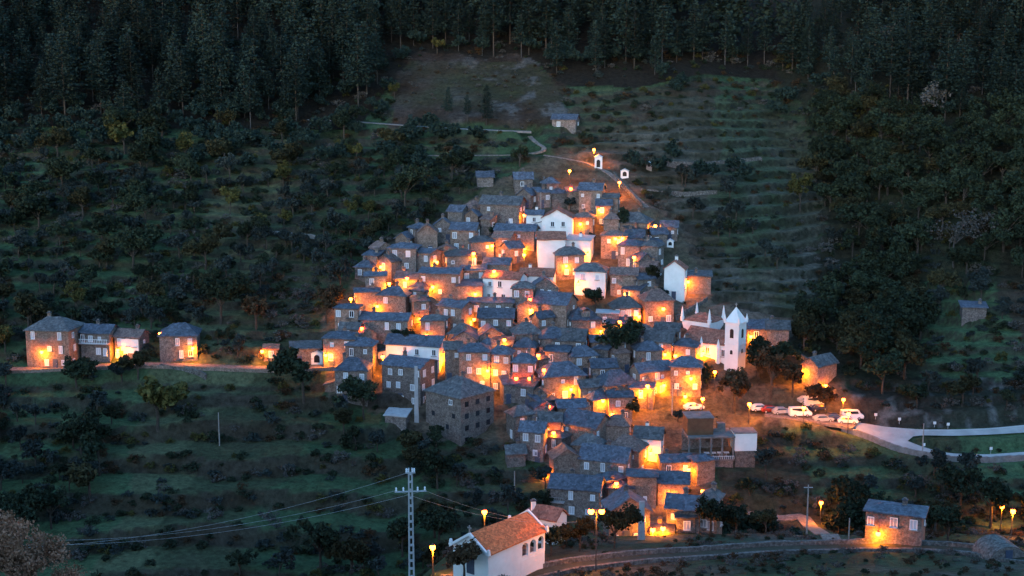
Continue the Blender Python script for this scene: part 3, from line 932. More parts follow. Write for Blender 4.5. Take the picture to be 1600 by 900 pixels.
# square openings in rows on the largest house
r0, W, D, h, rh = HREF['largest stone house, hip roofed and unlit, alone on the lower grass']
for k in range(4):
    for i in range(3):
        if k == 3 and i > 0: continue
        window(r0, W / 2 + .02, -D / 2 + (i + .55) * D / 3.1, h - 1.5 - k * 2.35, math.pi / 2, 1.0, 1.0, True, True)
for x_, z_, pl_ in ((.22, 1.3, False), (.3, 3.9, True), (-.28, 4.3, True), (.12, 6.3, True)): window(r0, x_ * W, -D / 2 - .02, h - z_, 0, .8, .9, True, pl_)
# dormer
r0, W, D, h, rh = HREF['grey slate house with a small dormer in the village centre']
b = MB()
b.box((0, -D * .28, h + rh * .55), (1.8, 1.6, 1.3), 'stone'); b.build('dormer', r0)
b = MB()
for sx in (-1, 1):
    b.poly([(0, -D * .28 - 1.1, h + rh * .55 + 1.2), (0, -D * .28 + .9, h + rh * .55 + 1.2), (sx * 1.2, -D * .28 + .9, h + rh * .55 + .6), (sx * 1.2, -D * .28 - 1.1, h + rh * .55 + .6)], 'slate')
b.build('dormer_roof', r0)


# ------------------------------------------------------------------ chapel in front
def arcade(mb, x0, x1, y, z0, z1, n, spring, mat, thick=.35):
    """A wall along x with n arched openings from z0 up."""
    w = (x1 - x0) / n
    pier = w * .24
    for i in range(n + 1):
        cx = x0 + i * w
        mb.box((min(max(cx, x0 + pier / 4), x1 - pier / 4), y, (z0 + spring) / 2), (pier if 0 < i < n else pier / 2 + .1, thick, spring - z0), mat)
    for i in range(n):
        a, b = x0 + i * w + pier / 2, x0 + (i + 1) * w - pier / 2
        c, rr = (a + b) / 2, (b - a) / 2
        K = 10
        for s, yy in ((1, y - thick / 2), (-1, y + thick / 2)):
            for k in range(K):
                t0, t1 = math.pi - math.pi * k / K, math.pi - math.pi * (k + 1) / K
                p0 = (c + rr * math.cos(t0), yy, spring + rr * math.sin(t0)); p1 = (c + rr * math.cos(t1), yy, spring + rr * math.sin(t1))
                e0 = x0 + i * w if k == 0 else p0[0]; e1 = x0 + (i + 1) * w if k == K - 1 else p1[0]
                pts = [p0, p1, (e1, yy, z1), (e0, yy, z1)]
                if k == 0: pts = [(x0 + i * w, yy, spring), p0, p1, (p1[0], yy, z1), (x0 + i * w, yy, z1)]
                if k == K - 1: pts = [p0, p1, (x0 + (i + 1) * w, yy, spring), (x0 + (i + 1) * w, yy, z1), (p0[0], yy, z1)]
                mb.poly(pts if s == 1 else pts[::-1], mat)
        for k in range(K):
            t0, t1 = math.pi - math.pi * k / K, math.pi - math.pi * (k + 1) / K
            mb.poly([(c + rr * math.cos(t0), y - thick / 2, spring + rr * math.sin(t0)), (c + rr * math.cos(t0), y + thick / 2, spring + rr * math.sin(t0)),
                     (c + rr * math.cos(t1), y + thick / 2, spring + rr * math.sin(t1)), (c + rr * math.cos(t1), y - thick / 2, spring + rr * math.sin(t1))], mat)


def chapel():
    Pn = ray_h(763, 866, 3.1)         # near eave corner
    yaw = R(50)
    W, D, h, rh = 10.6, 5.6, 3.1, 1.75
    t = Vector((math.cos(yaw), math.sin(yaw), 0)); n = Vector((math.sin(yaw), -math.cos(yaw), 0))
    C = Vector((Pn.x, Pn.y, Pn.z - h)) + t * (W / 2) - n * (D / 2)
    root = empty('chapel', C, yaw, 'white chapel with bright orange tiled roof and arched porch in the foreground', 'chapel')
    xs = W / 2 - 4.6                    # the porch starts here
    mb = MB()
    x, y = W / 2, D / 2; z0 = -4
    mb.poly([(-x, -y, z0), (xs, -y, z0), (xs, -y, h), (-x, -y, h)], 'white')
    mb.poly([(xs, y, z0), (-x, y, z0), (-x, y, h), (xs, y, h)], 'white')
    mb.poly([(-x, y, z0), (-x, -y, z0), (-x, -y, h), (-x, 0, h + rh), (-x, y, h)], 'white')
    mb.poly([(xs, -y, z0), (xs, y, z0), (xs, y, h), (xs, 0, h + rh), (xs, -y, h)], 'stone')  # porch back wall in darker stone colour, putting the recess shade into it
    mb.build('wall', root)
    pm = MB()
    pm.box(((xs + x) / 2 + .01, 0, -1.62), (x - xs - .02, D, 4.2), 'white')
    pm.box(((xs + x) / 2, -y + .175, .62), (x - xs - .04, .3, .5), 'white')
    arcade(pm, xs + .02, x, -y + .175, .45, h - .02, 3, 2.0, 'white')
    pm.box((x - .18, D * .2, h / 2 + .3), (.3, D * .55, h - .6), 'white'); pm.box(((xs + x) / 2 + .01, 0, .5), (x - xs - .3, D - .4, .06), 'stone')  # porch floor in stone colour too, darkened to stand in for shade
    pm.build('porch', root)
    rm = roof_mesh(W, D, h, rh, 'gable', 'tile', ov=.28, th=.14, seed=3)
    rm.materials.clear(); rm.materials.append(M['chapeltile'])
    ro = link('roof', rm, root)
    for sx, hh in ((-1, 0), (1, 0)):
        c = MB()
        for sy in (-1, 1):
            c.poly([(sx * (x + .32), 0, h + rh + .32), (sx * (x + .32), sy * (y + .35), h - .02), (sx * (x + .02), sy * (y + .35), h - .02), (sx * (x + .02), 0, h + rh + .32)][::sy], 'white')
            c.poly([(sx * (x + .32), 0, h + rh - .05), (sx * (x + .32), sy * (y + .35), h - .4), (sx * (x + .32), sy * (y + .35), h - .02), (sx * (x + .32), 0, h + rh + .32)], 'white')
            c.poly([(sx * (x + .02), 0, h + rh - .05), (sx * (x + .02), sy * (y + .35), h - .4), (sx * (x + .02), sy * (y + .35), h - .02), (sx * (x + .02), 0, h + rh + .32)], 'white')
            c.box((sx * (x + .17), sy * (y + .2), h + .25), (.4, .4, .7), 'white', taper=.6)
        c.build('gable_coping', ro)
    c = MB()
    c.box((-x - .17, 0, h + rh + .75), (.12, .12, .9), 'stonecap'); c.box((-x - .17, 0, h + rh + .9), (.12, .55, .12), 'stonecap')
    c.build('cross', root)
    dn = MB(); dn.box((0, 0, 1.1), (1.2, .06, 2.2), 'wood')
    dn.build('door', root, (-x - .035, 0, 0), -math.pi / 2)
    FOOT.append((C.x, C.y, 6.5))
    add_bvh(Matrix.Translation(C) @ Matrix.Rotation(yaw, 4, 'Z'), rm)
    HOUSES.append((root, root['label'], C, W, D, h, yaw))
    return root


M['chapeltile'] = noisy('orange_roof_tile', (.46, .115, .035), (.68, .19, .065), 1.8, .75, .2, 4.5)
chap = chapel()


# ------------------------------------------------------------------ church with tower
def church():
    P = ray_h(1148, 568, 1.0)
    s = FPX / (P - CAM).dot(FW)
    base = Vector((P.x, P.y, P.z - 1.0))
    yaw = R(-38)
    root = empty('church', base, yaw, 'white church with pointed bell tower and four corner pinnacles', 'church')
    tw = 3.15
    th = 9.6
    mb = MB()
    mb.box((0, 0, th / 2 - 2.5), (tw, tw, th + 5), 'white'); mb.build('tower', root)
    tow = root.children[-1]
    b = MB(); b.box((0, 0, th + .15), (tw + .5, tw + .5, .3), 'white'); b.box((0, 0, th * .55), (tw + .16, tw + .16, .18), 'white'); b.build('cornice', tow)
    b = MB()
    i = len(b.v); q = tw / 2 + .1
    tip = (0, 0, th + 3.3)
    ring = [(-q, -q, th + .3), (q, -q, th + .3), (q, q, th + .3), (-q, q, th + .3)]
    for k in range(4): b.poly([ring[k], ring[(k + 1) % 4], tip], 'white')
    b.build('spire', tow)
    b = MB(); b.box((0, 0, th + 3.6), (.1, .1, 1.0), 'stonecap'); b.box((0, 0, th + 3.8), (.5, .1, .1), 'stonecap'); b.build('cross', tow)
    for sx in (-1, 1):
        for sy in (-1, 1):
            c = MB(); c.lathe([(.28, 0), (.3, .5), (.12, 1.1), (.01, 1.6)], 'white', 8); c.build('pinnacle', tow, (sx * (q - .05), sy * (q - .05), th + .3))

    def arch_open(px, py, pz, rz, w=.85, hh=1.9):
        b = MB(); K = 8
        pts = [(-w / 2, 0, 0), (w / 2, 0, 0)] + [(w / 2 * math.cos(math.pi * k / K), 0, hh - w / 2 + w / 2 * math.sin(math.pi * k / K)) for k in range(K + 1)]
        b.poly(pts, 'dark')  # flat panel on the solid tower, inner shade put into its colour
        for k in range(len(pts)):
            a, c = pts[k], pts[(k + 1) % len(pts)]
            b.poly([a, (a[0], .12, a[2]), (c[0], .12, c[2]), c], 'stonecap')
        return b.build('belfry_opening', tow, (px, py, pz), rz)
    arch_open(0, -tw / 2 - .03, th - 3.0, 0); arch_open(tw / 2 + .03, 0, th - 3.0, math.pi / 2)
    arch_open(-.0, -tw / 2 - .03, 3.2, 0, .6, .9); arch_open(tw / 2 + .03, 0, 3.4, math.pi / 2, .6, .9)
    # nave runs back to the left, its gable front carries the tower
    NL, NW, nh, nr = 11.5, 7.2, 5.2, 2.2
    nx = -tw / 2 - NL / 2 + .9
    nc = (nx, 3.2, -.6)
    wm = wall_mesh(NL, NW, nh, nr, 'gable', 'white', 4)
    wo = link('nave_wall', wm, root, nc)
    rm = roof_mesh(NL, NW, nh, nr, 'gable', 'tile', ov=.3, seed=9)
    link('nave_roof', rm, root, nc)
    mw = Matrix.Translation(base) @ Matrix.Rotation(yaw, 4, 'Z') @ Matrix.Translation(nc)
    add_bvh(mw, wm); add_bvh(mw, rm)
    HOUSES.append((root, root['label'], base, 8, 8, 6, yaw))
    b = MB(); b.box((NL / 2 + .12, 0, nh + nr + .2), (.3, .8, 1.4), 'white', taper=.5)
    for sy in (-1, 1):
        b.box((NL / 2 + .12, sy * NW * .25, nh + nr * .5 + .25), (.3, NW * .5, 1.3), 'white', taper=.8)
    b.build('gable_crest', wo)
    for t in (-.3, .02, .34):
        window(wo, t * NL, -NW / 2 - .02, nh - 1.7, 0, .8, 1.4, True)
    window(wo, NL / 2 + .02, .9, nh - 1.6, math.pi / 2, .8, 1.4, True)
    d = MB(); d.box((0, 0, 1.3), (1.5, .07, 2.6), 'wood'); d.build('door', wo, (NL / 2 + .03, .9, .6), math.pi / 2)
    # chancel with its own hip roof and the corner pinnacles
    cc = (nx - 5.6, 7.4, 0)
    CW, CD, ch = 6.6, 6.0, 7.6
    wm2 = wall_mesh(CW, CD, ch, 1.4, 'hip', 'white', 5); w2 = link('chancel_wall', wm2, root, cc)
    rm2 = roof_mesh(CW, CD, ch, 1.4, 'hip', 'tile', ov=.1, seed=5); link('chancel_roof', rm2, root, cc)
    for sx in (-1, 1):
        for sy in (-1, 1):
            c = MB(); c.lathe([(.42, -.2), (.42, .5), (.5, .6), (.36, .8), (.28, 1.6), (.12, 2.6), (.01, 3.1)], 'white', 10)
            c.build('pinnacle', w2, (sx * CW / 2, sy * CD / 2, ch))
    FOOT.append((base.x, base.y, 5)); FOOT.append((base.x - 9, base.y + 6, 9))
    # round buttresses along the nave
    for t in (-.45, -.1, .25):
        c = MB(); c.lathe([(.5, -3), (.5, nh - .6), (.32, nh), (.02, nh + 1.2)], 'white', 12); c.build('buttress', wo, (t * NL, -NW / 2 - .3, 0))
    add_bvh(Matrix.Translation(base) @ Matrix.Rotation(yaw, 4, 'Z'), tow.data)


church()


# ------------------------------------------------------------------ concrete building with terrace
def terrace_building():
    P = ray_h(1106, 705, 1.5)
    s = FPX / (P - CAM).dot(FW)
    yaw = R(4)
    m = 1 / s
    C = Vector((P.x, P.y, P.z - 1.5))
    root = empty('terraced_building', C, yaw, 'concrete building with red-brown box and open dark terrace above the lower village', 'building')
    W = 74 * m; D = 6.0
    b = MB()                         # frame of slabs and posts round the open terrace
    for z in (0.6, 5.0): b.box((0, 0, z), (W, D, .35), 'darkconcrete')
    b.box((0, D / 2 - .15, 2.8), (W, .25, 4.05), 'stone')
    b.box((0, 0, -1.7), (W * .96, D * .9, 4.2), 'stone')
    b.build('terrace_slab', root)
    for i in range(5):
        p = MB(); p.box((-W / 2 + .3 + i * (W - .6) / 4, -D / 2 + .25, 2.8), (.32, .32, 4.05), 'darkconcrete'); p.build('pillar', root)
    b = MB(); b.box((W * .02, -D / 2 + .05, 1.35), (W * .94, .08, .06), 'frame')
    for i in range(24): b.box((-W * .45 + i * W * .94 / 23, -D / 2 + .05, 1.05), (.05, .05, .55), 'frame')
    b.build('railing', root)
    for i in range(4):
        t = MB(); t.box((0, 0, 0), (1.0, 1.0, .06), 'frame'); t.box((0, 0, -.38), (.1, .1, .7), 'metal'); t.box((0, 0, -.73), (.5, .5, .06), 'metal')
        o = t.build('terrace_table')
        o.location = root.matrix_basis @ Vector((-W * .05 + i * W * .14, -D * .18, 1.53)); tag(o, 'small pale table on the open dark terrace of the concrete building', 'table', 'terrace tables')
    b = MB(); b.box((-W / 2 + 2.6, .6, 6.8), (4.9, 4.6, 3.2), 'brown'); b.box((-W / 2 + 2.6, .6, 8.45), (5.2, 4.9, .16), 'darkconcrete'); b.build('upper_box', root)
    b = MB(); b.box((W * .12, .3, 5.45), (W * .5, .1, .8), 'darkconcrete'); b.box((W * .3, 1.6, 5.9), (1.5, 1.2, 1.4), 'darkconcrete'); b.build('roof_parapet', root)
    b = MB(); b.box((W / 2 + 2.1, -.8, 3.9), (4.2, 3.8, 3.4), 'white'); b.box((W / 2 + 2.1, -.8, 5.66), (4.4, 4.0, .14), 'darkconcrete'); b.box((W / 2 + 2.1, -.8, -.3), (3.8, 3.4, 4.9), 'stone'); b.build('white_box', root)
    mw = Matrix.Translation(C) @ Matrix.Rotation(yaw, 4, 'Z')
    for c in root.children: add_bvh(mw, c.data)
    HOUSES.append((root, root['label'], C, W, D, 6, yaw))
    FOOT.append((C.x, C.y, 7)); FOOT.append((C.x + 7, C.y, 5))


terrace_building()


# ------------------------------------------------------------------ small roadside shrine, upper shrine, oven, walls
def shrine(px, py, hgt, label, w=1.8, arch=True, mat='white'):
    P = ray_h(px, py, 0)
    root = empty('shrine', (P.x, P.y, ground(P.x, P.y)), R(-6), label, 'shrine')
    b = MB()
    b.box((0, .3, hgt / 2 - .6), (w, 1.4, hgt + 1.2), mat); b.build('wall', root)
    b = MB()
    for sx in (-1, 1): b.poly([(0, -.6, hgt + .55), (0, 1.2, hgt + .55), (sx * (w / 2 + .15), 1.2, hgt - .02), (sx * (w / 2 + .15), -.6, hgt - .02)], 'frame')
    b.poly([(-w / 2, -.44, hgt), (w / 2, -.44, hgt), (0, -.44, hgt + .5)], mat)
    b.build('roof', root)
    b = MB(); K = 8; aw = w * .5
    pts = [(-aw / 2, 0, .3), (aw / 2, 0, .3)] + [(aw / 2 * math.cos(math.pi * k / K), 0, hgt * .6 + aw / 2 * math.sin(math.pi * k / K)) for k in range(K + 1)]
    b.poly(pts, 'dark'); b.build('niche', root, (0, -.42, 0))  # flat dark panel on the wall, recess shade painted as colour
    FOOT.append((P.x, P.y, 1.6))


shrine(496, 568, 2.2, 'little white arched shrine beside the road at the village entrance', 2.4)
shrine(935, 263, 2.9, 'white roofed shrine on the path at the top of the village', 1.9)
shrine(976, 277, 1.6, 'low white water fountain beside the upper right lamp', 2.0)
shrine(1047, 385, 1.2, 'small white tomb-like trough right of the upper slate house', 1.6)
shrine(1014, 262, 1.0, 'small pale stone trough on the right-hand terraces', 1.4, mat='stonecap')

# rounded stone hut at the right edge in front
P = ray_h(1562, 868, 0)
root = empty('domed_hut', (P.x, P.y, ground(P.x, P.y) - .1), R(8), 'grey domed stone hut at the lower right corner', 'hut')
b = MB(); K = 14; Rr = 2.7; L = 2.4
for k in range(K):
    t0, t1 = math.pi * k / K, math.pi * (k + 1) / K
    for (ra, m) in ((Rr, 'drystone'),):
        b.poly([(ra * math.cos(t0), -L, ra * .8 * math.sin(t0)), (ra * math.cos(t1), -L, ra * .8 * math.sin(t1)), (ra * math.cos(t1), L, ra * .8 * math.sin(t1)), (ra * math.cos(t0), L, ra * .8 * math.sin(t0))], m)
b.build('vaulted_roof', root)
b = MB()
for yy in (-L + .05, L - .05):
    b.poly([(Rr * .97 * math.cos(math.pi * k / K), yy, Rr * .78 * math.sin(math.pi * k / K)) for k in range(K + 1)], 'stone')
b.build('end_wall', root)
b = MB(); b.box((0, 0, .85), (.95, .08, 1.7), 'wood'); b.build('door', root, (0, -L - .0, 0))
FOOT.append((P.x, P.y, 4.5))

wall_along('stone_wall', P_near, 1.5, .5, .5, 'drystone', 'long dry stone wall along the upper edge of the near lane', 1)
wall_along('stone_wall', P_near, -1.5, .35, .5, 'drystone', 'long dry stone wall between the near lane and the foreground field', 2)
wall_along('retaining_wall', P_edge, -.3, .75, .45, 'parapet', 'pale parapet wall along the outer edge of the hairpin road', 3, below=3.0)
wall_along('retaining_wall', P_left, -2.6, .5, .5, 'stone2', 'long stone wall below the village road on the left', 5, below=2.2)
for k, (pts, lab) in enumerate(((
        [(415, 366), (440, 368), (462, 371)], 'short pale stone wall on the left terraces'), ([(470, 370), (492, 373)], 'broken end of the pale wall on the left terraces'),
        ([(820, 283), (826, 300), (822, 318)], 'ruined wall at the top left of the village'), ([(850, 282), (852, 312)], 'ruined wall beside the slate barn at the top'),
        ([(960, 275), (985, 305), (1005, 325)], 'garden wall along the upper path'), ([(1105, 470), (1075, 488), (1055, 500)], 'lane wall running down to the church'),
        ([(1170, 553), (1240, 556), (1262, 566)], 'wall below the house row beside the church'),
        ([(1000, 300), (1060, 305), (1120, 303)], 'terrace wall on the upper right fields'), ([(1020, 255), (1100, 258), (1190, 250)], 'highest terrace wall on the right fields'),
        ([(250, 575), (310, 585), (322, 592)], 'rough wall under the hip-roofed roadside house'))):
    wall_along('stone_wall', densify(path3(pts), .8), 0, .9, .45, 'stonecap' if k < 2 else 'drystone', lab, 20 + k, below=1.0)

# ------------------------------------------------------------------ lamps
bvh = BVHTree.FromPolygons(BV, BF)
LAMPS = [(928, 233, .9), (968, 284, 1.1), (937, 326, 1.1), (1024, 352, 1.0), (908, 348, .9), (740, 395, 1.0), (768, 382, .7), (821, 386, .9), (819, 397, .5),
         (600, 415, .6), (636, 434, .8), (608, 442, 1.0), (678, 446, 1.1), (772, 423, .9), (742, 457, .9), (548, 466, 1.0), (589, 476, 1.0), (655, 496, .8), (565, 512, 1.1),
         (668, 521, .9), (734, 497, .7), (511, 552, 1.6), (598, 556, .9), (690, 557, 2.2), (762, 576, 2.0), (884, 413, 1.1), (919, 395, .9), (962, 371, .6), (973, 370, .6),
         (991, 401, 1.0), (904, 441, .6), (981, 457, .6), (828, 467, 1.0), (829, 482, .6), (937, 515, 1.0), (968, 502, .7), (997, 492, 1.1), (1075, 438, .8), (1034, 480, .5),
         (850, 577, .9), (829, 588, .9), (841, 554, .3), (890, 605, 2.0), (855, 632, 1.4), (865, 675, 1.1), (951, 625, 1.5), (956, 644, .7), (1002, 611, 1.1), (1012, 602, 1.0), (1033, 599, 1.8),
         (1041, 551, 1.0), (1057, 553, .8), (1080, 588, 1.6), (1071, 616, 1.2), (1098, 622, .4), (1117, 580, .3), (1103, 549, 1.8), (1171, 523, 1.3), (1257, 577, 1.6), (1283, 600, 1.1),
         (1318, 623, .6), (1326, 645, 1.0), (1171, 630, 1.0), (1256, 636, 1.1), (1018, 704, 1.0), (963, 754, 1.1), (1048, 769, 1.1), (1098, 766, 1.0), 
         (1020, 826, 1.1), (1036, 824, 1.1), (1283, 784, 1.2), (1374, 828, 1.2), (1566, 790, .9), (1583, 797, 1.1), (676, 853, 1.3), (757, 798, 1.0),
         (69, 547, 1.4), (124, 521, .6), (188, 544, 1.3), (302, 541, 1.4), (410, 546, 1.0), (250, 520, .6), (1084, 731, .8), (892, 294, .6), (890, 266, .3), (862, 735, .5), (808, 588, .7), (676, 408, .7), (812, 335, .6), (788, 530, .5)]
LIGHT_W = 190.0
LN = {}
bulbdata = {}


def lantern_parts(root, loc, scale=1.0):
    if 'cap' not in LN:
        c = MB(); c.lathe([(.24, .0), (.28, .04), (.12, .16), (.03, .26)], 'iron', 8); LN['cap'] = c.mesh('lamp_cap')
        g_ = MB(); g_.lathe([(.12, -.62), (.27, -.54), (.35, -.38), (.36, -.24), (.30, -.08), (.2, .0)], 'lampglass', 8); LN['glass'] = g_.mesh('lamp_glass')
    a = link('lamp_cap', LN['cap'], root, loc)
    g_ = link('lamp_glass', LN['glass'], root, loc)
    return g_


used_labels = set()


def light(root, loc, s):
    k = round(s, 2)
    if k not in bulbdata:
        L = bpy.data.lights.new('bulb', 'POINT'); L.color = (1.0, .275, .005); L.energy = LIGHT_W * s; L.shadow_soft_size = .18
        bulbdata[k] = L
    o = link('bulb', bulbdata[k], root, loc)


def near_house(p):
    best = None
    for (ro, lab, C, W, D, h, ya) in HOUSES:
        d = (Vector((C.x, C.y, C.z + h / 2)) - p).length
        if best is None or d < best[0]: best = (d, lab)
    return best[1]


LG = {}
for (px, py, s) in LAMPS:
    d = ray(px, py).normalized()
    hit, nrm, idx, dist = bvh.ray_cast(CAM, d)
    gp = ray_h(px, py, 4.2)
    gd = (gp - CAM).length
    wall = False
    if hit is not None:
        if nrm.dot(d) > 0: nrm = -nrm
        tp = ray_h(px, py, 0.0)
        if dist < (tp - CAM).length - .3 and abs(nrm.z) < .35:
            hn = Vector((nrm.x, nrm.y, 0)).normalized()
            p = hit + hn * 1.1
            wall = True
            lab = HOUSES[BT[idx]][1]
            if p.z - ground(p.x, p.y) < 1.2: p = p + Vector((0, 0, .8))
    if not wall:
        if hit is not None and dist < gd + 1.0:
            p = hit - d * 1.4
        else:
            p = gp
        lab = near_house(p)
    glen = p.z - ground(p.x, p.y)
    if wall:
        root = empty('wall_lamp', hit, math.atan2(hn.y, hn.x), None, 'lamp', None)
        b = MB()
        b.tube([(0.02, 0, .25), (.6, 0, .5), (1.1, 0, .42)], [.035, .035, .03], 'iron', 5); b.box((.02, 0, .2), (.05, .16, .4), 'iron')
        b.build('bracket', root)
        lantern_parts(root, (1.1, 0, .1))
        light(root, (1.1, 0, -.7), s)
        label = 'orange wall lamp on the ' + lab
        grp = 'lamps on the village walls'
    else:
        root = empty('street_lamp', (p.x, p.y, p.z - glen), 0, None, 'street lamp', None)
        b = MB(); b.tube([(0, .1, -1.0), (0, .1, glen * .6), (0, .1, glen + .35), (0, .0, glen + .5)], [.1, .075, .05, .04], 'iron', 7); b.build('pole', root)
        lantern_parts(root, (0, 0, glen + .1))
        light(root, (0, -.1, glen - .75), s * 1.9)
        label = 'lamp on a pole near the ' + lab
        grp = 'street lamps on poles'
    w = label.split()
    label = ' '.join(w[:16])
    root['label'] = label; root['group'] = grp
    LG.setdefault(label, []).append((root, px, py))
for label, L in LG.items():
    if len(L) > 1:
        ys = sorted(L, key=lambda t: t[2])
        xsort = sorted(L, key=lambda t: t[1])
        horiz = abs(xsort[-1][1] - xsort[0][1]) > abs(ys[-1][2] - ys[0][2])
        order = xsort if horiz else ys
        names = (['left', 'right'] if horiz else ['upper', 'lower']) if len(L) == 2 else (['left', 'middle', 'right'] if horiz else ['upper', 'middle', 'lower']) if len(L) == 3 else ['first', 'second', 'third', 'fourth', 'fifth', 'sixth']
        for (ro, _, _), nm in zip(order, names):
            ro['label'] = ' '.join((nm + ' ' + label).split()[:16])

P = _ray_h(931, 892, 0, 110, 640)
sN = FPX / (P - CAM).dot(FW); Hn = 100 / sN
root = empty('street_lamp', (P.x, P.y, ground(P.x, P.y)), 0, 'tall street lamp with two orange lanterns standing by the near lane', 'street lamp', 'street lamps on poles')
b = MB(); b.tube([(0, 0, -1), (0, 0, Hn * .6), (0, 0, Hn)], [.1, .08, .05], 'iron', 7); b.tube([(-.65, 0, Hn + .1), (0, 0, Hn), (.65, 0, Hn + .1)], [.03, .035, .03], 'iron', 5); b.build('pole', root)
for sx, ss in ((-.65, 1.0), (.65, .6)):
    lantern_parts(root, (sx, 0, Hn + .05)); light(root, (sx, 0, Hn - .8), ss * 1.8)

# ------------------------------------------------------------------ poles and cables
def lattice_pole(px, pytop, Y, label, arms=2, w=.42, base_px=None):
    d = ray(px, pytop); t = Y / d.y
    top = CAM + d * t
    zg = ground(top.x, top.y)
    H = top.z - zg
    root = empty('utility_pole', (top.x, top.y, zg), R(6), label, 'pole')
    b = MB()
    n = int(H / .8)
    if arms == 0: b.box((0, 0, H / 2), (w * 1.5, .3, H), 'concrete')
    for sx in (-1, 1):
        b.tube([(sx * w, 0, -1), (sx * w * .55, 0, H)], [.1, .08], 'concrete', 4)
    for i in range(n):
        z = i * H / n; k = w * (1 - .45 * z / H)
        b.box((0, 0, z + .2), (2 * k, .14, .22), 'concrete')
    b.build('mast', root)
    for i in range(arms):
        a = MB(); z = H - .5 - i * 1.9; L_ = .7 if i == 0 else 1.55
        a.box((0, 0, z), (L_ * 2 if i else L_ * 1.4, .12, .12), 'metal')
        a.build('cross_arm', root); ca = root.children[-1]
        for sx in (-1, -.5, .5, 1):
            ins = MB(); ins.lathe([(.05, 0), (.1, .1), (.06, .2), (.1, .28), (.04, .4)], 'frame', 8); ins.build('insulator', ca, (sx * L_ * .9 * (1 if i else .6), 0, z + .06))
    return root, top


pole1, ptop = lattice_pole(641, 731, 132, 'tall pale lattice pole with two cross arms in the foreground', 2, .27)
lattice_pole(1003, 783, 187, 'thick grey concrete pole in front of the square rubble house', 0, .5)
lattice_pole(650, 572, ray_h(650, 660, 0).y, 'grey pole standing before the three-storey house with tall windows', 0, .4)


def thin_pole(px, y0, y1, label, arm=True):
    P = ray_h(px, y1, 0)
    s = FPX / (P - CAM).dot(FW)
    H = (y1 - y0) / s
    root = empty('wooden_pole', (P.x, P.y, ground(P.x, P.y)), 0, label, 'pole', 'thin utility poles')
    b = MB(); b.tube([(0, 0, -.8), (0, 0, H)], [.13, .09], 'stonecap', 6); b.build('post', root)
    if arm:
        b = MB(); b.box((0, 0, H - .4), (1.3, .1, .1), 'metal'); b.build('cross_arm', root)
    return root


thin_pole(343, 643, 696, 'thin pole standing on the lower left terraces', False)
thin_pole(804, 735, 768, 'short thin pole on the grass right of the largest house', False)
thin_pole(1260, 760, 842, 'thin pole beside the lamp-lit lower lane')
thin_pole(1326, 808, 846, 'short post near the detached lower right house', False)
thin_pole(1050, 600, 648, 'thin grey pole above the red-brown box', False)
thin_pole(1441, 660, 712, 'roadside pole in the hairpin bend', False)
thin_pole(845, 300, 345, 'thin pole left of the white gabled house', False)


def cable(a, b_, sag, label):
    n = 24; pts = []
    for i in range(n + 1):
        t = i / n; p = a.lerp(b_, t); p.z -= sag * 4 * t * (1 - t); pts.append(p)
    mb = MB(); mb.tube(pts, [.012] * (n + 1), 'metal', 4)
    o = mb.build('power_cable')
    tag(o, label, 'cable', 'power cables')
    return o


for k, (dx, z) in enumerate(((-1.4, -2.3), (1.4, -2.3), (0, -.4))):
    a = ptop + Vector((dx, 0, z))
    e = CAM + ray(-60, 840 + k * 9) * 150
    cable(a, e, 2.0, ['sagging cable from the left arm of the lattice pole', 'sagging cable from the right arm of the lattice pole', 'topmost cable leaving the lattice pole to the left'][k])
for k, (dx, z) in enumerate(((-1.4, -2.3), (1.4, -2.3))):
    a = ptop + Vector((dx, 0, z))
    d = ray(1003 + k * 4, 790)
    e = CAM + d * (205 / d.y)
    cable(a, e, 3.0, ['rear cable from the lattice pole to the grey concrete pole', 'front cable from the lattice pole to the grey concrete pole'][k])

# road signs / white marker posts
for px, py, lab in ((1368, 655, 'small white road marker nearest the car park lamps'), (1405, 662, 'square white sign on a post above the hairpin'), (1460, 668, 'white marker stone at the rock wall'), (1481, 670, 'white marker stone further right at the rock wall'),
                    (1443, 702, 'white marker post inside the hairpin'), (1548, 708, 'white marker post on the inner verge of the hairpin')):
    P = ray_h(px, py, 0)
    root = empty('road_marker', (P.x, P.y, ground(P.x, P.y)), 0, lab, 'road marker', 'road markers')
    b = MB(); b.box((0, 0, .3), (.1, .1, 1.0), 'metal'); b.build('post', root)
    b = MB(); b.box((0, -.08, .95), (.55, .05, .55), 'paint'); b.build('panel', root)

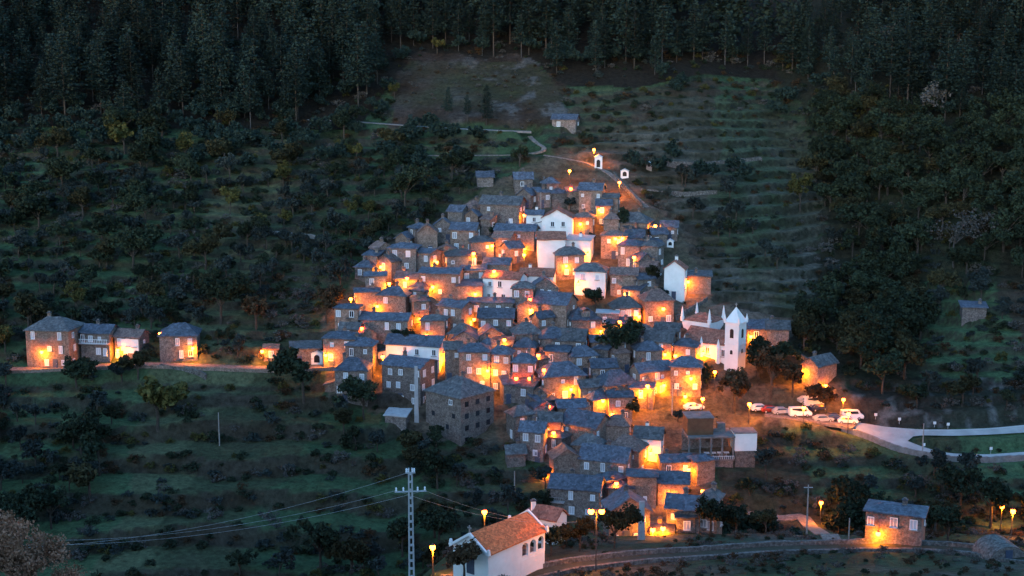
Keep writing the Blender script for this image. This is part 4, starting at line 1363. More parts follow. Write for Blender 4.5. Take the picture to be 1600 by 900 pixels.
# ------------------------------------------------------------------ cars
def car_parts(paint, van=False):
    if van: prof = [(-2.4, .35), (2.3, .35), (2.4, .8), (2.2, 1.15), (1.75, 1.3), (1.35, 2.0), (-2.35, 2.1), (-2.45, 1.0)]
    else: prof = [(-2.1, .32), (2.05, .32), (2.15, .7), (1.95, .9), (1.05, 1.0), (.45, 1.42), (-1.15, 1.45), (-1.85, 1.0), (-2.15, .92)]
    b = MB(); w = .86
    for i in range(len(prof)):
        a, c = prof[i], prof[(i + 1) % len(prof)]
        ka = .8 if a[1] > 1.2 else 1; kc = .8 if c[1] > 1.2 else 1
        b.poly([(a[0], -w * ka, a[1]), (a[0], w * ka, a[1]), (c[0], w * kc, c[1]), (c[0], -w * kc, c[1])], paint)
    for sy in (-1, 1):
        b.poly([(x, sy * w * (.8 if z > 1.2 else 1), z) for x, z in prof][::sy], paint)
    body = b.mesh('body')
    g_ = MB()
    if van: rect = [(1.25, 1.35), (1.0, 1.9), (-2.0, 1.95), (-2.0, 1.3)]
    else: rect = [(.9, 1.02), (.4, 1.36), (-1.1, 1.38), (-1.65, 1.02)]
    for sy in (-1, 1):
        g_.poly([(x, sy * (w * (.82 if z > 1.2 else .985) + .02), z) for x, z in rect][::sy], 'darkpane')
    f = ((1.8, 1.3), (1.38, 1.95)) if van else ((1.02, 1.02), (.5, 1.4))
    g_.poly([(f[0][0] + .03, -.72, f[0][1]), (f[0][0] + .03, .72, f[0][1]), (f[1][0] + .03, .62, f[1][1]), (f[1][0] + .03, -.62, f[1][1])], 'darkpane')
    glassm = g_.mesh('windows')
    wh = MB()
    wh.tube([(0, -.1, 0), (0, .1, 0)], [.32, .32], 'rubber', 12)
    rim = MB(); rim.tube([(0, -.115, 0), (0, .115, 0)], [.19, .19], 'metal', 10)
    hl = MB(); hl.box((0, 0, 0), (.08, .3, .14), 'frame')
    return body, glassm, wh.mesh('wheel'), rim.mesh('rim'), hl.mesh('headlight')


CARM = {}
for px, py, rz, paint, van, lab in ((1250, 652, 8, 'carwhite', True, 'white van parked beside the bright car park lamp'), (1331, 655, 4, 'carwhite', True, 'white minibus at the end of the car park nearest the hairpin'),
                                    (1324, 664, -6, 'carwhite', False, 'white car on the outer edge of the bend below the minibus'), (1272, 634, 20, 'carwhite', True, 'pale van in the upper row of the car park'), (1262, 629, 14, 'cargrey', False, 'silver car beside the pale van in the upper row'),
                                    (1286, 660, 8, 'cargrey', False, 'silver car parked right of the white van'), (1304, 660, 2, 'carblue', False, 'dark blue car between the silver car and the bend'), (1222, 648, 10, 'cargrey', False, 'grey car left of the white van'),
                                    (1204, 645, 10, 'carred', False, 'red car at the left end of the car park'), (1278, 641, 25, 'carblue', False, 'dark car under the trees of the car park'), (1084, 640, 15, 'carwhite', False, 'white car parked on the roof deck behind the red-brown box'), (1188, 643, 8, 'carwhite', False, 'white car before the lamp left of the car park')):
    k = (paint, van)
    if k not in CARM: CARM[k] = car_parts(paint, van)
    P = ray_h(px, py, 0)
    z = ground(P.x, P.y)
    for arr, hw in ROADPTS:
        if ((arr - np.array([P.x, P.y])) ** 2).sum(1).min() < (hw - .6) ** 2: z += .19; break
    dq = (HPTS[:, 0] - P.x) ** 2 + (HPTS[:, 1] - P.y) ** 2
    if dq.min() < 2.5: z = PL[0] * P.x + PL[1] * P.y + PL[2] + .01
    root = empty('parked_van' if van else 'parked_car', (P.x, P.y, z), R(rz), lab, 'van' if van else 'car', 'vehicles in the car park')
    root.scale = (.92,) * 3
    bo, gl, wh, rim, hl = CARM[k]
    link('body', bo, root); link('windows', gl, root)
    for sx in (-1.35, 1.3):
        for sy in (-.8, .8):
            w_ = link('wheel', wh, root, (sx, sy, .32)); link('rim', rim, w_)
    for sy in (-.6, .6): link('headlight', hl, root, (2.12 if not van else 2.36, sy, .68))
    FOOT.append((P.x, P.y, 2.6))

# ------------------------------------------------------------------ terrain mesh
def build_terrain():
    ny, nx = HH.shape
    px, py = project(GX, GY, HH)
    gy_, gx_ = np.gradient(HH)
    n1 = fbm(GX / 18, GY / 18, 51, 4); n2 = fbm(GX / 5, GY / 5, 61, 3); n3 = fbm(GX / 40, GY / 40, 71, 3)
    def c(r, g, b): return np.array([r, g, b])[None, None, :]
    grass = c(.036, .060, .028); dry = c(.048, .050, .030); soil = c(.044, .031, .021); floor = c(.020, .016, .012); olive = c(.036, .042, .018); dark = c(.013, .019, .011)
    mixv = lambda a, b, t: a * (1 - t[..., None]) + b * t[..., None]
    col = mixv(grass + 0 * n1[..., None], dry, sstep(.1, .6, n1 + .4 * n2))
    col = mixv(col, olive, sstep(.0, .5, n3 + .3 * n2) * .8)
    col = mixv(col, dark, sstep(.0, .45, -n1 + .5 * n2) * .55)
    col = mixv(col, soil, sstep(.25, .6, fbm(GX / 26, GY / 16, 81, 4)) * .8)
    wx = px + 26 * fbm(GX / 9, GY / 9, 141, 3); wy = py + 13 * fbm(GX / 9, GY / 9, 151, 3)
    lvl = np.floor(q); fid = np.floor((GX + 9 * fbm(GX / 20, GY / 20, 171, 2) + 7 * _hash(lvl, lvl * 0, 5)) / (9 + 9 * _hash(lvl, lvl * 0 + 3, 6)))
    hA = _hash(lvl, fid, 7); hB = _hash(lvl, fid, 8)
    fieldc = np.where((hB < .6)[..., None], c(.046, .076, .036), np.where((hB < .82)[..., None], c(.052, .056, .030), c(.050, .036, .026)))
    fieldc = fieldc * (.75 + 1.1 * hA[..., None])
    col = mixv(col, fieldc + 0 * col, .75 * sstep(.2, .7, tmask) * (1 - sstep(.2, .6, n2) * .5))
    inr = in_poly(wx, wy, TERR_R)
    col = mixv(col, c(.090, .080, .060) + .03 * n2[..., None], inr * (.35 + .65 * sstep(-.3, .4, n1 + .6 * n3 + .4 * n2)))
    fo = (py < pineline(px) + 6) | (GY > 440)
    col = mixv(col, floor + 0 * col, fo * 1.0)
    cl = in_poly(wx, wy, CLEARING)
    col = mixv(col, c(.052, .034, .026) + .02 * n2[..., None], cl * (.55 + .4 * sstep(-.3, .3, n1)))
    rock = cl * sstep(.15, .5, n2 + .5 * fbm(GX / 1.5, GY / 1.5, 91, 2)) * sstep(660, 790, px)
    col = mixv(col, c(.105, .095, .088) + 0 * col, rock * .8)
    vi = in_poly(wx, wy, VILLAGE) & (GY > 205)
    col = mixv(col, c(.13, .092, .07) + .03 * n2[..., None], vi * (.55 + .3 * sstep(-.3, .3, n1)))
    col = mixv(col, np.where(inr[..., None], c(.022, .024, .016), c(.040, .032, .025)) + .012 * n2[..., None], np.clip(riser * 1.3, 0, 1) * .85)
    ne = (GY < 205)
    col = mixv(col, c(.075, .064, .05) + .04 * n2[..., None], ne * sstep(-.3, .4, n1 + .3 * n2) * .8)
    bank = (px > 1330) & (py > 590) & (py < 668)
    col = mixv(col, c(.030, .027, .024) + 0 * col, bank * .85); col = mixv(col, c(.15, .145, .14) + 0 * col, bank * sstep(.25, .5, fbm(GX / 2.2, GY / 2.2, 191, 2)) * .6)
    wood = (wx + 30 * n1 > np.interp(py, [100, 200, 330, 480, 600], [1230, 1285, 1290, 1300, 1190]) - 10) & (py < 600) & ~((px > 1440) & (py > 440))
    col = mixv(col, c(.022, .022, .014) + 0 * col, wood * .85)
    col = np.clip(col, .008, .5)
    me = bpy.data.meshes.new('hillside')
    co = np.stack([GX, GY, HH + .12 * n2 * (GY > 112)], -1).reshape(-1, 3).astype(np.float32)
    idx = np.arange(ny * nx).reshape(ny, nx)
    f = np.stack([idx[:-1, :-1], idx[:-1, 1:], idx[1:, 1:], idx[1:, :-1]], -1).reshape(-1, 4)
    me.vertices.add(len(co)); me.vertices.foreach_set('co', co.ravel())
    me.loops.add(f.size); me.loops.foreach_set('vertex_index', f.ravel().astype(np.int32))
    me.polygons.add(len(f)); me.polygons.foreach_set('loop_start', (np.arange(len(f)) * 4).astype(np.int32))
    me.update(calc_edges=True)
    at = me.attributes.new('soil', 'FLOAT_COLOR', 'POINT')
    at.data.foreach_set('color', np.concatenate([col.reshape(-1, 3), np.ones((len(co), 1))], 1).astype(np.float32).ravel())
    m, nt, bs = newmat('hillside_ground')
    a = nt.nodes.new('ShaderNodeAttribute'); a.attribute_name = 'soil'
    geo = nt.nodes.new('ShaderNodeNewGeometry')
    n = nt.nodes.new('ShaderNodeTexNoise'); n.inputs['Scale'].default_value = .9; n.inputs['Detail'].default_value = 8; n.inputs['Roughness'].default_value = .75
    nt.links.new(geo.outputs['Position'], n.inputs['Vector'])
    mr = nt.nodes.new('ShaderNodeMapRange'); mr.inputs[1].default_value = .3; mr.inputs[2].default_value = .7; mr.inputs[3].default_value = .35; mr.inputs[4].default_value = 1.7
    nt.links.new(n.outputs['Fac'], mr.inputs[0])
    mx = nt.nodes.new('ShaderNodeMix'); mx.data_type = 'RGBA'; mx.blend_type = 'MULTIPLY'; mx.inputs['Factor'].default_value = 1
    nt.links.new(a.outputs['Color'], mx.inputs['A']); nt.links.new(mr.outputs[0], mx.inputs['B'])
    nt.links.new(mx.outputs['Result'], bs.inputs['Base Color'])
    bs.inputs['Roughness'].default_value = .95; bs.inputs['Specular IOR Level'].default_value = .1
    bp = nt.nodes.new('ShaderNodeBump'); bp.inputs['Strength'].default_value = .8; bp.inputs['Distance'].default_value = .5
    nt.links.new(n.outputs['Fac'], bp.inputs['Height']); nt.links.new(bp.outputs[0], bs.inputs['Normal'])
    me.materials.append(m)
    o = link('hillside', me); o['kind'] = 'structure'


build_terrain()


# ------------------------------------------------------------------ vegetation
def quads_mesh(name, C, U, V, mat):
    """C centres (n,3), U, V half axes (n,3): one quad each."""
    n = len(C)
    v = np.stack([C - U - V, C + U - V, C + U + V, C - U + V], 1).reshape(-1, 3).astype(np.float32)
    me = bpy.data.meshes.new(name)
    me.vertices.add(4 * n); me.vertices.foreach_set('co', v.ravel())
    me.loops.add(4 * n); me.loops.foreach_set('vertex_index', np.arange(4 * n, dtype=np.int32))
    me.polygons.add(n); me.polygons.foreach_set('loop_start', np.arange(n, dtype=np.int32) * 4)
    me.update(calc_edges=True)
    me.materials.append(M[mat])
    return me


def rvec(n, rs):
    v = rs.normal(size=(n, 3)); return v / np.linalg.norm(v, axis=1, keepdims=True)


def leaves_at(P, size, rs, flat=.0):
    n = len(P)
    a = rvec(n, rs); b = rvec(n, rs)
    if flat:
        a[:, 2] *= (1 - flat); b[:, 2] *= (1 - flat)
        a /= np.linalg.norm(a, axis=1, keepdims=True)
    b = b - a * (a * b).sum(1, keepdims=True); b /= np.linalg.norm(b, axis=1, keepdims=True) + 1e-6
    s = size * rs.uniform(.6, 1.3, (n, 1))
    return P, a * s, b * s * .7


def pine_geo(Hh, rs, dens=1.0, size=.42, flat=.55):
    pts = []
    z0 = Hh * rs.uniform(.18, .34)
    lvl = int((Hh - z0) / .8)
    lean = rs.normal(0, .015, 2)
    for k in range(lvl):
        z = z0 + (Hh - z0) * k / lvl
        t = (z - z0) / (Hh - z0)
        rad = Hh * .215 * (1 - t) ** .62 * (1 if t > .15 else .6 + 2.7 * t) + .35
        nb = max(3, int((5.5 if t < .7 else 4) * dens))
        ph = rs.uniform(0, 6.28)
        for b in range(nb):
            if rs.rand() < .18: continue
            an = ph + b * 6.283 / nb + rs.uniform(-.35, .35)
            L = rad * rs.uniform(.55, 1.15)
            m = max(2, int(L * 3.6 * dens))
            u = rs.uniform(.25, 1, m) * L
            p = np.stack([np.cos(an) * u, np.sin(an) * u, z + .10 * u - .05 * u * u / max(L, 1) + rs.normal(0, .16, m)], 1)
            p[:, :2] += rs.normal(0, .13 + .06 * L, (m, 2))
            pts.append(p)
    P = np.concatenate(pts)
    P[:, 0] += lean[0] * P[:, 2]; P[:, 1] += lean[1] * P[:, 2]
    return leaves_at(P, size, rs, flat)


def crown_geo(R_, Hc, zc, rs, nc=46, per=34, size=.30, cl=None, squash=.85):
    cs = []
    lobes = [(rs.normal(0, .42), rs.normal(0, .42), rs.uniform(-.35, .55), rs.uniform(.42, .68)) for _ in range(rs.randint(4, 7))]
    while len(cs) < nc:
        if nc > 24:
            lb = lobes[rs.randint(len(lobes))]
            p = rvec(1, rs)[0] * rs.uniform(.45, 1.0) * lb[3] + np.array(lb[:3])
            if p[2] < -.6: continue
            cs.append((p[0] * R_, p[1] * R_, zc + p[2] * Hc)); continue
        p = rs.uniform(-1, 1, 3)
        l = np.linalg.norm(p)
        if l > 1 or l < .35: continue
        if p[2] < -.55: continue
        k = 1 + .28 * math.sin(3 * math.atan2(p[1], p[0]) + zc * 5) + rs.uniform(-.14, .14)
        cs.append((p[0] * R_ * k, p[1] * R_ * k, zc + p[2] * Hc * (.85 + .3 * rs.rand())))
    cs = np.array(cs)
    cr = (cl or R_ * .26)
    P = np.repeat(cs, per, 0) + rvec(nc * per, rs) * (cr * rs.uniform(.35, 1.05, (nc * per, 1)) * np.repeat(rs.uniform(.6, 1.25, (nc, 1)), per, 0)) * np.array([1, 1, squash])
    return leaves_at(P, size, rs), cs


def tree_trunk(Hh, zc, cs, rs, mat, r0):
    mb = MB()
    mb.tube([(0, 0, -1.2), (rs.normal(0, .1), rs.normal(0, .1), Hh * .25), (rs.normal(0, .2), rs.normal(0, .2), zc)], [r0 * 1.25, r0, r0 * .55], mat, 7)
    for i in rs.choice(len(cs), min(8, len(cs)), replace=False):
        c = cs[i]
        mb.tube([(0, 0, zc * .55), (c[0] * .45, c[1] * .45, zc * .55 + (c[2] - zc * .55) * .6), tuple(c)], [r0 * .5, r0 * .3, r0 * .08], mat, 5, False)
    return mb.mesh('trunk')


def pine_trunk(Hh, rs, mat='bark'):
    mb = MB()
    mb.tube([(0, 0, -1.5), (0, 0, Hh * .5), (0, 0, Hh * .97)], [Hh * .008 + .05, Hh * .006 + .03, .03], mat, 7)
    for k in range(9):
        z = Hh * rs.uniform(.2, .5); a = rs.uniform(0, 6.28); L = rs.uniform(.5, 1.6)
        mb.tube([(0, 0, z), (math.cos(a) * L, math.sin(a) * L, z + .1)], [.05, .015], mat, 4, False)
    return mb.mesh('trunk')


TV = {}
rs = np.random.RandomState(5)
TV['pine'] = []
for k in range(7):
    Hh = rs.uniform(14, 24)
    TV['pine'].append((quads_mesh('crown', *pine_geo(Hh, rs, 1.55, .27), 'pine'), pine_trunk(Hh, rs, 'palebark' if k % 3 == 0 else 'bark')))


def make_broad(key, mats, n, rng, size, nc, per, barkm='bark', r0=.24, low=.42):
    TV[key] = []
    for k in range(n):
        Hh = rs.uniform(*rng); R_ = Hh * rs.uniform(.36, .48)
        Hc = Hh * rs.uniform(.33, .42); zc = Hh - Hc * .92
        g_, cs = crown_geo(R_, Hc, zc, rs, nc, per, size)
        TV[key].append((quads_mesh('crown', *g_, mats[k % len(mats)]), tree_trunk(Hh, zc, cs, rs, barkm, r0)))


make_broad('broad', ['leaf', 'leaf', 'leaf2', 'leaf2', 'leaf'], 6, (7.5, 11), .27, 58, 40)
make_broad('olive', ['olive', 'olive', 'leaf'], 6, (4.2, 6.2), .19, 38, 36, r0=.16)
make_broad('yellow', ['yellow'], 3, (4.5, 7), .2, 40, 34, r0=.15)
make_broad('lit', ['brownleaf', 'leaf'], 4, (7, 9), .22, 60, 44)
make_broad('pinky', ['pinkleaf'], 2, (13, 14), .12, 100, 90, r0=.35)
make_broad('bare', ['heath'], 3, (9, 14), .2, 36, 22, 'palebark', r0=.2)
TV['shrub'] = []
for k in range(8):
    R_ = rs.uniform(.9, 1.9)
    g_, cs = crown_geo(R_, R_ * .8, R_ * .55, rs, 18, 22, .15, R_ * .36)
    TV['shrub'].append(g_)
SHM = ['leaf', 'olive', 'leaf', 'heath', 'brownleaf', 'olive', 'leaf', 'yellow']
TV['shrubmesh'] = [quads_mesh('shrub', *g_, SHM[k]) for k, g_ in enumerate(TV['shrub'])]


def plant(kind, name, x, y, z, sc_, label, cat, group, parts=True, var=None):
    vs = TV[kind]
    cr, tr = vs[rnd.randrange(len(vs)) if var is None else var]
    o = link(name, None, None, (x, y, z - .1), rnd.uniform(0, 6.28))
    o.empty_display_size = .3
    o.scale = (sc_ * rnd.uniform(.9, 1.1), sc_ * rnd.uniform(.9, 1.1), sc_)
    tag(o, label, cat, group)
    link('crown', cr, o); link('trunk', tr, o)
    return o


def clear(x, y, pad=0.0):
    for (a, b, r_) in FOOT:
        if (x - a) ** 2 + (y - b) ** 2 < (r_ + pad) ** 2: return False
    q = np.array([x, y])
    for arr, hw in ROADPTS:
        d = arr - q
        if (np.abs(d) < 12).all(1).any() and (d * d).sum(1).min() < (hw + pad) ** 2: return False
    return True


# named trees
SPEC = [(1146, 645, 'lit', 1.2, 'large brown tree glowing below the church tower', 0), (1186, 590, 'lit', 1.0, 'dark green tree beside the church wall', 1), (1205, 622, 'lit', 1.15, 'brown tree over the left end of the car park', 2), (1238, 618, 'lit', .9, 'brown tree beside the orange-gabled house', 0),
        (1220, 585, 'lit', .8, 'small dark tree below the church row', 1), (1291, 655, 'lit', .8, 'brown tree standing in the middle of the car park', 2), (1105, 607, 'lit', .7, 'small tree left of the large brown tree', 3),
        (966, 572, 'broad', .95, 'dark bushy tree in the middle of the village roofs', 0), (930, 482, 'broad', .6, 'small dark tree beside the pale blockwork house', 1), (1020, 452, 'broad', .7, 'dark tree left of the lone white gabled house', 2),
        (922, 388, 'olive', .7, 'small dark tree by the pinkish house', 1), (965, 362, 'broad', .6, 'dark tree above the pinkish house', 4), (775, 372, 'olive', .8, 'olive tree between the two slate houses at upper left', 2), (812, 260, 'olive', 1.2, 'round green tree between the two half-hidden barns', 2),
        (890, 330, 'olive', .8, 'dark tree above the white gabled house', 0), (245, 668, 'yellow', 2.0, 'wide olive-brown tree on the lower left terraces', 0), (120, 605, 'broad', .8, 'dark tree below the balcony house', 1), (215, 592, 'broad', .75, 'dark bushy tree under the smaller roadside house', 2), (190, 598, 'olive', 1.0, 'dark bush-like tree right under the road', 0),
        (475, 625, 'broad', 1.1, 'dark round tree left of the two-by-two window house', 4), (345, 505, 'broad', 1.1, 'dark tree behind the road between row and village', 0), (400, 515, 'lit', 1.0, 'brown-tinged tree above the lone roadside lamp', 0), (510, 505, 'lit', .9, 'brown tree at the left edge of the village', 2),
        (120, 487, 'yellow', 1.0, 'yellow-green tree above the roadside row', 1), (1110, 842, 'broad', .6, 'dark tree under the lower right corner house', 0), (1150, 845, 'broad', .55, 'dark bushy tree at the bottom of the village', 1), (1195, 842, 'broad', .5, 'dark tree left of the thin lane pole', 2),
        (860, 868, 'broad', .55, 'leafy tree right behind the white chapel', 1), (905, 862, 'broad', .6, 'dark tree behind the double lamp post', 2), (960, 856, 'broad', .6, 'dark tree at the foot of the dark slate gable', 0), (725, 905, 'lit', .55, 'autumn tree standing before the chapel gable', 2), (590, 905, 'olive', .9, 'pale grey-green tree at the bottom left of the lattice pole', 0),
        (1310, 800, 'lit', .9, 'brown tree lit by the lower lane lamp', 3), (1480, 845, 'broad', .7, 'dark tree right of the detached stone house', 1), (1500, 800, 'broad', .8, 'dark green tree left of the twin right-hand lamps', 0), (1060, 660, 'olive', .6, 'small dark shrubby tree left of the red-brown box', 0), (985, 655, 'broad', .6, 'dark garden tree above the small white lower house', 2),
        (845, 470, 'olive', .5, 'tiny dark tree beside the central lamp', 1), (660, 440, 'olive', .6, 'small dark tree among the left flank houses', 1), (625, 548, 'broad', .5, 'dark tree left of the long white house', 0), (1035, 470, 'olive', .7, 'dark tree beside the brown-roofed house', 0),
        (1250, 330, 'yellow', 1.4, 'big yellow-green tree on the right terraces', 2), (195, 240, 'yellow', 1.5, 'yellowing tree on the upper left slope', 0), (290, 255, 'yellow', 1.2, 'pale yellow tree right of the upper left grove', 1), (360, 335, 'yellow', 1.0, 'small yellow tree on the left terraces', 2), (1385, 60 + 40, 'bare', 1.0, 'pale bare tree high in the right forest', 0), (1450, 200, 'bare', 1.3, 'tall pale dead pine in the right forest', 1), (1490, 415, 'bare', 1.0, 'pale leafless tree on the right slope', 2),
        (760, 195, 'pine', .55, 'lone dark conifer at the foot of the clearing', 2), (730, 190, 'pine', .45, 'smaller conifer left of the lone dark conifer', 3), (700, 190, 'pine', .4, 'young conifer on the clearing edge', 4)]
for px, py, kind, s, lab, var in SPEC:
    P = ray_h(px, py, 0)
    plant(kind, {'pine': 'pine_tree', 'olive': 'olive_tree', 'bare': 'bare_tree'}.get(kind, 'broadleaf_tree'), P.x, P.y, ground(P.x, P.y), s, lab, 'tree', None, var=var % len(TV[kind]))
    FOOT.append((P.x, P.y, 2.0))
# russet tree at the lower left corner, close to the camera
d = ray(18, 806); Pt = CAM + d * (118 / d.y)
zg = ground(Pt.x, Pt.y)
plant('pinky', 'broadleaf_tree', Pt.x, Pt.y, zg, (Pt.z - zg) / 13.4, 'russet autumn tree in the lower left foreground corner', 'tree', None, var=0)
d = ray(84, 868); Pt = CAM + d * (120 / d.y)
zg = ground(Pt.x, Pt.y)
plant('pinky', 'broadleaf_tree', Pt.x, Pt.y, zg, (Pt.z - zg) / 13.4, 'smaller russet tree beside the foreground corner tree', 'tree', None, var=1)

# scattered trees by region
cand = []
for cell, kinds in ((6.0, 'pine'), (4.7, 'mid')):
    for y in np.arange(206, 478, cell):
        for x in np.arange(-165, 165, cell):
            cand.append((x + rnd.uniform(-.45, .45) * cell, y + rnd.uniform(-.45, .45) * cell, kinds))
cx = np.array([c[0] for c in cand]); cy = np.array([c[1] for c in cand])
cz = np.array([ground(a, b) for a, b in zip(cx, cy)])
cpx, cpy = project(cx, cy, cz)
dn = fbm(cx / 22, cy / 22, 101, 3)
invill = in_poly(cpx, cpy, VILLAGE); incl = in_poly(cpx, cpy, CLEARING); interr = in_poly(cpx, cpy, TERR_R)
LIST = {'pine': [], 'broad': [], 'olive': [], 'yellow': [], 'shrub': []}
for i, (x, y, kd) in enumerate(cand):
    px, py = cpx[i], cpy[i]
    if px < -140 or px > 1740: continue
    if invill[i]: continue
    pl = float(pineline(px)) + 34 * dn[i] - 4
    scree = 1085 < px < 1310 and py < 62 and py < (px - 1060) * .6
    if kd == 'pine':
        if py < pl and not incl[i] and not scree and py > -60:
            if rnd.random() < .93: LIST['pine'].append((x, y, cz[i], px, py))
        continue
    if py < pl - 6:
        if py > pl - 40 and rnd.random() < .55: LIST['olive'].append((x, y, cz[i], px, py))
        continue
    if incl[i]:
        continue
    crease = np.interp(py, [100, 200, 330, 480, 600], [1230, 1285, 1290, 1300, 1190]) + 60 * dn[i]
    if interr[i] and px < crease:
        if dn[i] > .25 and rnd.random() < .5: LIST['olive'].append((x, y, cz[i], px, py))
        continue
    if px > crease and py < 600:
        terr = 1440 < px and py > 440
        if terr:
            if dn[i] > .15 and rnd.random() < .6: LIST['broad' if rnd.random() < .4 else 'olive'].append((x, y, cz[i], px, py))
        elif rnd.random() < .95: LIST['broad'].append((x, y, cz[i], px, py))
        continue
    if px > 1100 and py > 590:
        if y < 214: continue
        if 1150 < px and 640 < py < 822:
            if (px < 1300 or py > 735) and dn[i] > .0 and rnd.random() < .3: LIST['olive'].append((x, y, cz[i], px, py))
            continue
        if dn[i] > -.2 and rnd.random() < .62: LIST['broad' if rnd.random() < .5 else 'olive'].append((x, y, cz[i], px, py))
        continue
    if px < 720 and py < 560:
        if dn[i] > -.36 and rnd.random() < .85: LIST['olive' if rnd.random() < .8 else ('broad' if rnd.random() < .75 else 'yellow')].append((x, y, cz[i], px, py))
        continue
    if py >= 575 and px < 700:
        if dn[i] > .12 and rnd.random() < .6: LIST['olive' if rnd.random() < .7 else 'broad'].append((x, y, cz[i], px, py))
        continue
    if dn[i] > .2 and rnd.random() < .5: LIST['olive'].append((x, y, cz[i], px, py))


def zone(px, py):
    if px < 560: return 'left'
    if px > 1150: return 'right'
    return 'middle'


LAB = {('pine', 'left'): 'dark pine in the dense stand on the upper left hillside', ('pine', 'middle'): 'tall dark pine in the stand above the clearing', ('pine', 'right'): 'dark pine in the shadowed upper right forest',
       ('broad', 'left'): 'dark leafy tree on the left terraced slope', ('broad', 'middle'): 'dark leafy tree on the slope just around the village', ('broad', 'right'): 'dark rounded tree in the wood right of the village',
       ('olive', 'left'): 'grey-green olive tree on the left terraces', ('olive', 'middle'): 'grey-green olive tree above or below the village', ('olive', 'right'): 'grey-green olive tree on the right-hand terraces',
       ('yellow', 'left'): 'small yellowing tree among the left olives', ('yellow', 'middle'): 'small yellowing tree above the village', ('yellow', 'right'): 'small yellowing tree on the right'}
NAME = {'pine': 'pine_tree', 'broad': 'broadleaf_tree', 'olive': 'olive_tree', 'yellow': 'yellowing_tree'}
rest = []
for kind in ('pine', 'broad', 'olive', 'yellow'):
    L = [t for t in LIST[kind] if clear(t[0], t[1], 1.2 if kind != 'pine' else .3)]
    L.sort(key=lambda t: (not (-20 < t[3] < 1620), t[1]))
    for i, (x, y, z, px, py) in enumerate(L):
        if i < (285 if kind != 'yellow' else 60):
            zn = zone(px, py)
            s = rnd.uniform(.6, 1.08)
            plant(kind, NAME[kind], x, y, z, s, LAB[(kind, zn)], 'tree', LAB[(kind, zn)].replace('dark pine', 'dark pines').replace('tree', 'trees'))
        else:
            rest.append((kind, x, y, z))
print('TREES', {k: len(v) for k, v in LIST.items()}, 'rest', len(rest))

# the far rows of the wood, one mass
rs2 = np.random.RandomState(77)
far_var = [pine_geo(rs2.uniform(17, 23), rs2, .62, .62) for k in range(4)]
far_b = [crown_geo(4.0, 3.4, 5.6, rs2, 34, 22, .42)[0] for k in range(3)]
CC, UU, VV = [], [], []
for (kind, x, y, z) in rest:
    P_, U_, V_ = (far_var if kind == 'pine' else far_b)[rs2.randint(4 if kind == 'pine' else 3)]
    a = rs2.uniform(0, 6.28); s = rs2.uniform(.85, 1.15) * (1 if kind == 'pine' else (.6 if kind == 'olive' else 1))
    Rm = np.array([[math.cos(a), -math.sin(a), 0], [math.sin(a), math.cos(a), 0], [0, 0, 1]]) * s
    CC.append(P_ @ Rm.T + np.array([x, y, z])); UU.append(U_ @ Rm.T); VV.append(V_ @ Rm.T)
if CC:
    o = link('far_forest', quads_mesh('far_forest', np.concatenate(CC), np.concatenate(UU), np.concatenate(VV), 'pine'))
    tag(o, 'continuous dark wood covering the top of the hillside', 'forest', None, 'stuff')

# shrubs and tufts: ground cover, one mass per kind of leaf
SH = {}
N = 8000
cnt = 0
for k in range(N * 4):
    if cnt > N: break
    y = rnd.uniform(150, 430); x = rnd.uniform(-135, 150)
    z = ground(x, y); px, py = project(np.array(x), np.array(y), np.array(z))
    px, py = float(px), float(py)
    if not (-60 < px < 1660 and -20 < py < 940): continue
    iv = bool(in_poly([px], [py], VILLAGE)[0])
    if iv and rnd.random() < .9: continue
    if y < 205 and rnd.random() < .2: continue
    dnn = float(fbm(np.array(x / 9), np.array(y / 9), 131, 3))
    j = int((x - XS[0]) / .8); i = int(np.searchsorted(YS, y)); rr = riser[min(i, len(YS) - 1), min(max(j, 0), len(XS) - 1)]
    if rnd.random() > ((.02 if px < 700 and py > 575 else .10) + .8 * max(dnn - .1, 0) + .85 * rr if y > 205 else .5 + dnn): continue
    if not clear(x, y, .2): continue
    cnt += 1
    v = rnd.randrange(8)
    if y < 205: v = rnd.choice((3, 0, 4))
    P_, U_, V_ = TV['shrub'][v]
    a = rnd.uniform(0, 6.28); s = rnd.uniform(.35, 1.0) * (.5 if iv or y < 205 else 1)
    if bool(in_poly([px], [py], CLEARING)[0]): s *= .5; v = rnd.choice((3, 4, 3))
    if bool(in_poly([px], [py], TERR_R)[0]):
        s *= .6
        if rr < .4 and rnd.random() < .8: continue
    Rm = np.array([[math.cos(a), -math.sin(a), 0], [math.sin(a), math.cos(a), 0], [0, 0, .8]]) * s
    SH.setdefault(SHM[v], []).append((P_ @ Rm.T + np.array([x, y, z]), U_ @ Rm.T, V_ @ Rm.T))
nmz = {'leaf': 'undergrowth', 'olive': 'grey_scrub', 'heath': 'dry_heath', 'brownleaf': 'bracken', 'yellow': 'yellow_scrub'}
for mname, L in SH.items():
    o = link(nmz[mname], quads_mesh(nmz[mname], *[np.concatenate([t[q] for t in L]) for q in range(3)], mname))
    tag(o, {'leaf': 'dark green undergrowth scattered over the slopes', 'olive': 'grey-green scrub on the terraces', 'heath': 'dry pale heath tufts on the banks', 'brownleaf': 'brown bracken patches on the hillside', 'yellow': 'yellowish scrub patches on the terraces'}[mname], 'undergrowth', None, 'stuff')

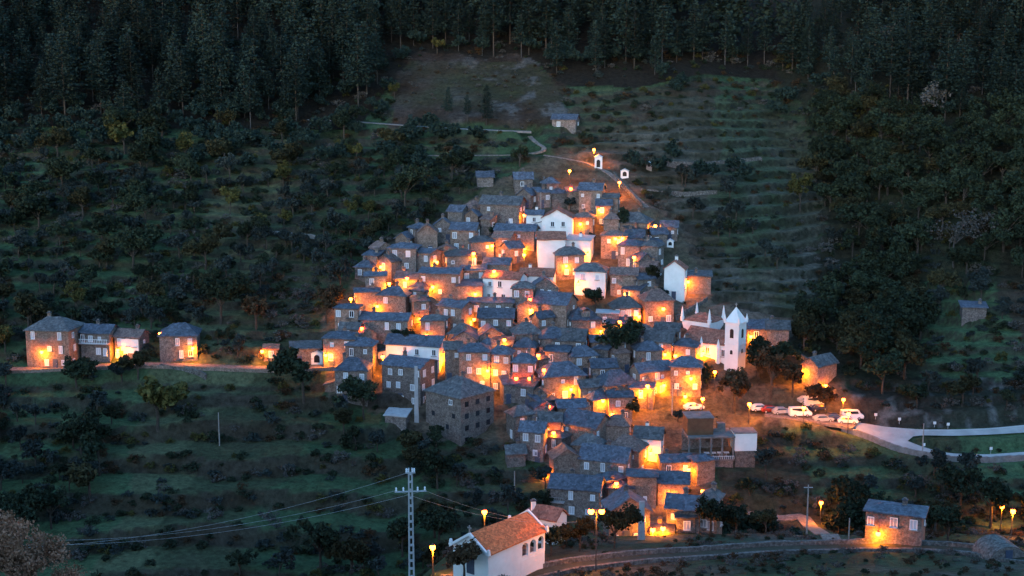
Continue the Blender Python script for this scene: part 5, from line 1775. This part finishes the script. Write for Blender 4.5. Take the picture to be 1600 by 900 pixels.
# ------------------------------------------------------------------ evening haze
HAZE = 0
if HAZE:
    m, nt, bs = newmat('evening_haze')
    nt.nodes.remove(bs)
    pv = nt.nodes.new('ShaderNodeVolumePrincipled'); pv.inputs['Density'].default_value = HAZE; pv.inputs['Color'].default_value = (.9, .93, 1, 1); pv.inputs['Anisotropy'].default_value = .3
    nt.links.new(pv.outputs[0], nt.nodes['Material Output'].inputs['Volume'])
    M['haze'] = m
    hb = MB(); hb.box((0, 310, 110), (504, 704, 280), 'haze')
    o = hb.build('haze'); o['kind'] = 'stuff'; o['label'] = 'thin evening haze over the whole valley'; o['category'] = 'haze'

# ------------------------------------------------------------------ light
world = bpy.data.worlds.new('World'); sc.world = world; world.use_nodes = True
nt = world.node_tree
bg = nt.nodes['Background']
sky = nt.nodes.new('ShaderNodeTexSky'); sky.sky_type = 'NISHITA'; sky.sun_disc = False
SUN_EL, SUN_AZ = R(4.5), R(200)        # behind the camera, a little to the left
sky.sun_elevation = SUN_EL; sky.sun_rotation = SUN_AZ
sky.air_density = 1.2; sky.dust_density = .6; sky.ozone_density = 3.6
nt.links.new(sky.outputs[0], bg.inputs['Color'])
bg.inputs['Strength'].default_value = 0.14
sl = bpy.data.lights.new('sun', 'SUN'); so = bpy.data.objects.new('sun', sl); COL.objects.link(so)
sl.energy = .20; sl.angle = R(40); sl.color = (.66, .79, 1.0)
sd = Vector((math.sin(SUN_AZ) * math.cos(SUN_EL), math.cos(SUN_AZ) * math.cos(SUN_EL), math.sin(SUN_EL)))
so.rotation_euler = sd.to_track_quat('Z', 'Y').to_euler()
so.location = (0, -20, 160)

sc.view_settings.view_transform = 'Standard'; sc.view_settings.look = 'None'
sc.view_settings.gamma = 1; sc.view_settings.use_curve_mapping = False
sc.view_settings.exposure = 3.0
sc.cycles.use_denoising = True
sc.cycles.use_adaptive_sampling = True
sc.cycles.adaptive_threshold = 0.015
sc.cycles.max_bounces = 4; sc.cycles.diffuse_bounces = 2; sc.cycles.glossy_bounces = 2
sc.cycles.sample_clamp_indirect = 4
try: sc.cycles.use_light_tree = True
except Exception: pass
